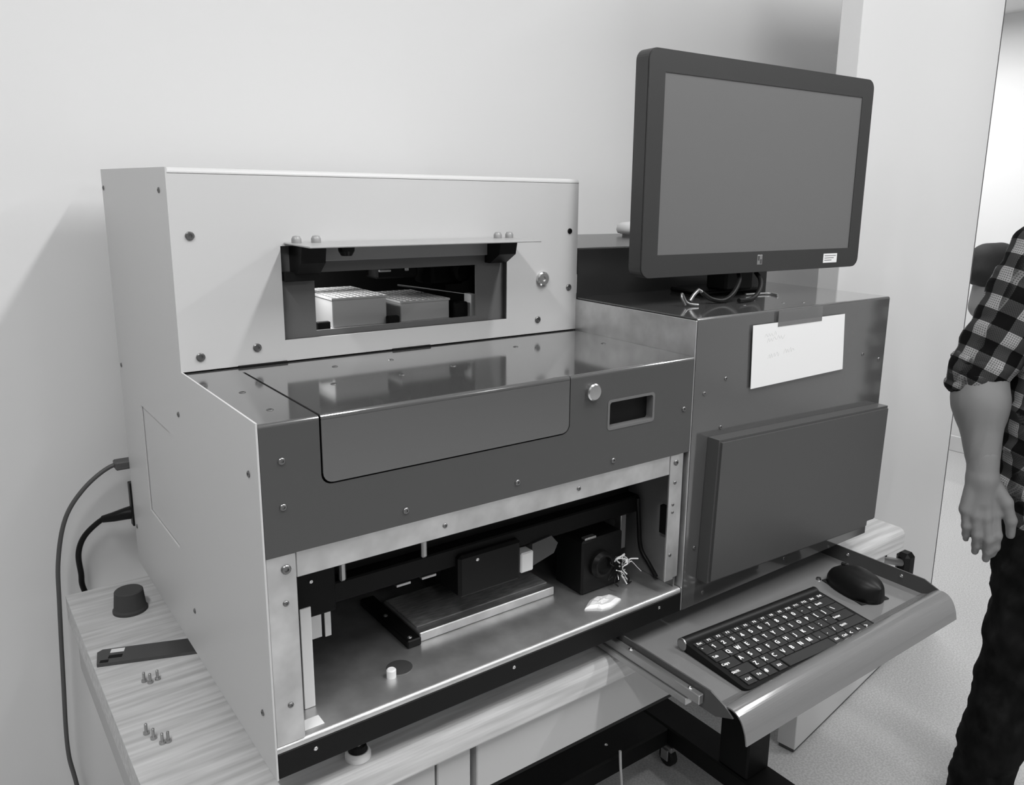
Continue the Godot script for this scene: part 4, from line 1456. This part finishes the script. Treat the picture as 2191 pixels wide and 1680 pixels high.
func make_people() -> void:
	var t := thing("person", "person in a plaid shirt with rolled sleeves and dark jeans, one arm hanging", "person", Vector3(1.676, FLOOR, 0.193), -0.6665)
	var sho := v3(-0.165, 1.315, 0.0)
	var elb := v3(-0.268, 1.07, -0.01)
	var wri := v3(-0.264, 0.868, 0.05)
	var arm := [[sho, elb, 0.052, 0.046], [elb, elb.lerp(wri, 0.3), 0.049, 0.0505], [elb.lerp(wri, 0.3), wri, 0.050, 0.0285]]
	var other := []
	for b in arm:
		other.append([b[0] * v3(-1, 1, 1), b[1] * v3(-1, 1, 1), b[2], b[3]])
	var trunk := [[v3(-0.075, 0.95, -0.01), v3(-0.08, 1.25, -0.01), 0.105, 0.095], [v3(0.075, 0.95, -0.01), v3(0.08, 1.25, -0.01), 0.105, 0.095], [v3(-0.14, 1.31, -0.01), v3(0.14, 1.31, -0.01), 0.058, 0.058], [v3(0, 1.31, -0.02), v3(0, 1.43, -0.01), 0.06, 0.056]]
	var legs := []
	for s in [-1.0, 1.0]:
		legs.append([v3(0.095 * s, 0.88, -0.01), v3(0.118 * s, 0.48, 0.03), 0.082, 0.056])
		legs.append([v3(0.118 * s, 0.48, 0.03), v3(0.14 * s, 0.09, -0.01), 0.054, 0.038])
		legs.append([v3(0.14 * s, 0.07, -0.01), v3(0.15 * s, 0.045, 0.12), 0.036, 0.026])
	var hc := v3(0, 1.53, 0.01)
	var bodym := skin_mesh([skin_arrays(arm + other + trunk + legs, 0.012, 0.03), skin_arrays(hand_bones(wri, -1.0), 0.0030, 0.006), skin_arrays(hand_bones(wri * v3(-1, 1, 1), 1.0), 0.0032, 0.006), skin_arrays(head_bones(hc), 0.006, 0.02)])
	local_part(t, "body", bodym, M.skin)
	# hair and eyes
	local_part(t, "hair", skin_mesh([skin_arrays([[hc + v3(0, 0.045, -0.035), hc + v3(0, 0.055, 0.02), 0.082, 0.074], [hc + v3(-0.03, 0.0, -0.05), hc + v3(0.03, 0.0, -0.05), 0.062, 0.062]], 0.008, 0.02)]), M.hair)
	for s in [-1.0, 1.0]:
		var st := S()
		lathe(st, PackedVector2Array([Vector2(0, -0.012), Vector2(0.0085, -0.0085), Vector2(0.012, 0), Vector2(0.0085, 0.0085), Vector2(0, 0.012)]), 12, Transform3D(Basis(), hc + v3(0.032 * s, 0.006, 0.081)), false)
		local_part(t, "eye", mesh_of(st), M.label_white)
	# shirt: torso, sleeves
	var tilt := Basis(Vector3(0, 0, 1), -0.35)
	var sh := [[v3(-0.088, 0.80, -0.005), v3(-0.085, 1.26, -0.005), 0.118, 0.108], [v3(0.088, 0.80, -0.005), v3(0.085, 1.26, -0.005), 0.118, 0.108], [v3(-0.15, 1.315, -0.01), v3(0.15, 1.315, -0.01), 0.066, 0.066], [v3(0, 0.82, 0.05), v3(0, 1.22, 0.05), 0.10, 0.09]]
	var shirt := local_part(t, "shirt", skin_mesh([skin_arrays(sh, 0.012, 0.03, 0.016, [[v3(-0.1, 0.735, 0), v3(0, -1, 0)], [v3(0, 1.40, 0), v3(0, 1, 0)]], tilt)]), M.plaid, "black and grey plaid shirt")
	shirt.basis = tilt
	for s in [-1.0, 1.0]:
		var mx := v3(-s, 1, 1)
		var lean := Basis(Vector3(0, 0, 1), (-0.42 if s < 0.0 else 0.42))
		var e2 := elb * mx
		var dirn := (elb - sho).normalized() * mx
		var bones := [[sho * mx, e2, 0.074, 0.061]]
		var sl := local_part(t, "sleeve", skin_mesh([skin_arrays(bones, 0.009, 0.014, 0.008, [[e2 + v3(0, -0.03, 0), v3(0, -1, 0)]], lean)]), M.plaid, "rolled up plaid sleeve")
		sl.basis = lean
		# turned back cuff: a band round the arm
		var cb := []
		for band in [[-0.026, 0.045, 0.0115], [-0.002, 0.0475, 0.013], [0.024, 0.048, 0.0135]]:
			var c: Vector3 = e2 + v3(0.001, band[0], 0.002) - v3(dirn.x, 0, dirn.z) * band[0] * 0.6
			var rr: float = band[1]
			for k in 12:
				var a0 := TAU * k / 12.0
				var a1 := TAU * (k + 1) / 12.0
				cb.append([c + v3(cos(a0) * rr, 0.006 * sin(a0 * 2.0 + band[0] * 60.0), sin(a0) * rr), c + v3(cos(a1) * rr, 0.006 * sin(a1 * 2.0 + band[0] * 60.0), sin(a1) * rr), band[2], band[2]])
		var cuff := local_part(sl, "cuff", skin_mesh([skin_arrays(cb, 0.006, 0.008, 0.006, [], lean)]), M.plaid)
		cuff.basis = Basis()
	# trousers and shoes
	var tr := []
	for s in [-1.0, 1.0]:
		tr.append([v3(0.092 * s, 0.89, -0.01), v3(0.116 * s, 0.50, 0.03), 0.098, 0.072])
		tr.append([v3(0.116 * s, 0.50, 0.03), v3(0.142 * s, 0.07, -0.01), 0.072, 0.066])
	tr.append([v3(-0.06, 0.93, -0.01), v3(0.06, 0.93, -0.01), 0.11, 0.11])
	local_part(t, "jeans", skin_mesh([skin_arrays(tr, 0.012, 0.025, 0.011, [[v3(0, 0.035, 0), v3(0, -1, 0)]])]), M.denim, "dark creased jeans")
	for s in [-1.0, 1.0]:
		local_part(t, "shoe", skin_mesh([skin_arrays([[v3(0.142 * s, 0.05, -0.05), v3(0.145 * s, 0.05, 0.05), 0.042, 0.042], [v3(0.145 * s, 0.045, 0.05), v3(0.155 * s, 0.036, 0.15), 0.044, 0.034]], 0.008, 0.02, 0.0, [[v3(0, 0.002, 0), v3(0, -1, 0)]])]), M.shoe)
	# second person seated far behind, seen between the door and the first
	var at := v3(3.70, FLOOR, -0.844)
	var st2 := S()
	lathe(st2, PackedVector2Array([Vector2(0, 0), Vector2(0.10, 0), Vector2(0.10, 0.012), Vector2(0.03, 0.03), Vector2(0.03, 0.38), Vector2(0.13, 0.38), Vector2(0.14, 0.40), Vector2(0.13, 0.42), Vector2(0, 0.42)]), 24)
	var stool := single("stool", st2, M.black_plastic, "black round stool under the dark-haired person", "stool")
	stool.position = at
	var q := thing("person", "dark-haired person in black sitting past the open door", "person", at, 0.905)
	var h2 := v3(0, 1.10, -0.13)
	var sk := [[v3(-0.1, 0.55, 0), v3(-0.09, 0.9, 0), 0.10, 0.09], [v3(0.1, 0.55, 0), v3(0.09, 0.9, 0), 0.10, 0.09], [v3(-0.14, 0.93, 0), v3(0.14, 0.93, 0), 0.05, 0.05], [v3(0, 0.92, -0.02), v3(0, 1.02, -0.11), 0.055, 0.055]]
	for s in [-1.0, 1.0]:
		sk.append([v3(0.15 * s, 0.92, 0), v3(0.14 * s, 0.66, 0.03), 0.045, 0.038])
		sk.append([v3(0.14 * s, 0.66, 0.03), v3(0.12 * s, 0.62, 0.25), 0.038, 0.028])
		sk.append([v3(0.09 * s, 0.52, 0.02), v3(0.11 * s, 0.50, 0.42), 0.075, 0.055])
		sk.append([v3(0.11 * s, 0.50, 0.42), v3(0.11 * s, 0.08, 0.40), 0.052, 0.036])
		sk.append([v3(0.11 * s, 0.05, 0.38), v3(0.11 * s, 0.04, 0.52), 0.036, 0.028])
	var hands := []
	for s in [-1.0, 1.0]:
		var hb := []
		for b in hand_bones(Vector3.ZERO, s):
			var rot := Basis(Vector3(1, 0, 0), -1.35)
			hb.append([rot * b[0] + v3(0.12 * s, 0.62, 0.25), rot * b[1] + v3(0.12 * s, 0.62, 0.25), b[2], b[3]])
		hands.append(skin_arrays(hb, 0.004, 0.006))
	local_part(q, "body", skin_mesh([skin_arrays(sk, 0.014, 0.03), skin_arrays(head_bones(h2), 0.007, 0.02)] + hands), M.skin)
	local_part(q, "hair", skin_mesh([skin_arrays([[h2 + v3(0, 0.04, -0.03), h2 + v3(0, 0.05, 0.02), 0.085, 0.078], [h2 + v3(-0.03, -0.005, -0.05), h2 + v3(0.03, -0.005, -0.05), 0.066, 0.066]], 0.009, 0.02)]), M.hair)
	var cl := []
	for b in sk.slice(0, 3):
		cl.append([b[0], b[1], b[2] + 0.016, b[3] + 0.016])
	for i in [4, 5, 9, 10]:
		cl.append([sk[i][0], sk[i][1], sk[i][2] + 0.014, sk[i][3] + 0.012])
	local_part(q, "jacket", skin_mesh([skin_arrays(cl, 0.014, 0.025, 0.01)]), M.dark_cloth)
	var pt := []
	for i in [6, 7, 11, 12]:
		pt.append([sk[i][0], sk[i][1], sk[i][2] + 0.016, sk[i][3] + 0.018])
	local_part(q, "trousers", skin_mesh([skin_arrays(pt, 0.014, 0.025, 0.01)]), M.dark_cloth)
	for s in [-1.0, 1.0]:
		local_part(q, "shoe", skin_mesh([skin_arrays([[v3(0.11 * s, 0.042, 0.34), v3(0.11 * s, 0.042, 0.44), 0.04, 0.04], [v3(0.11 * s, 0.038, 0.44), v3(0.11 * s, 0.034, 0.54), 0.042, 0.032]], 0.01, 0.02)]), M.shoe)
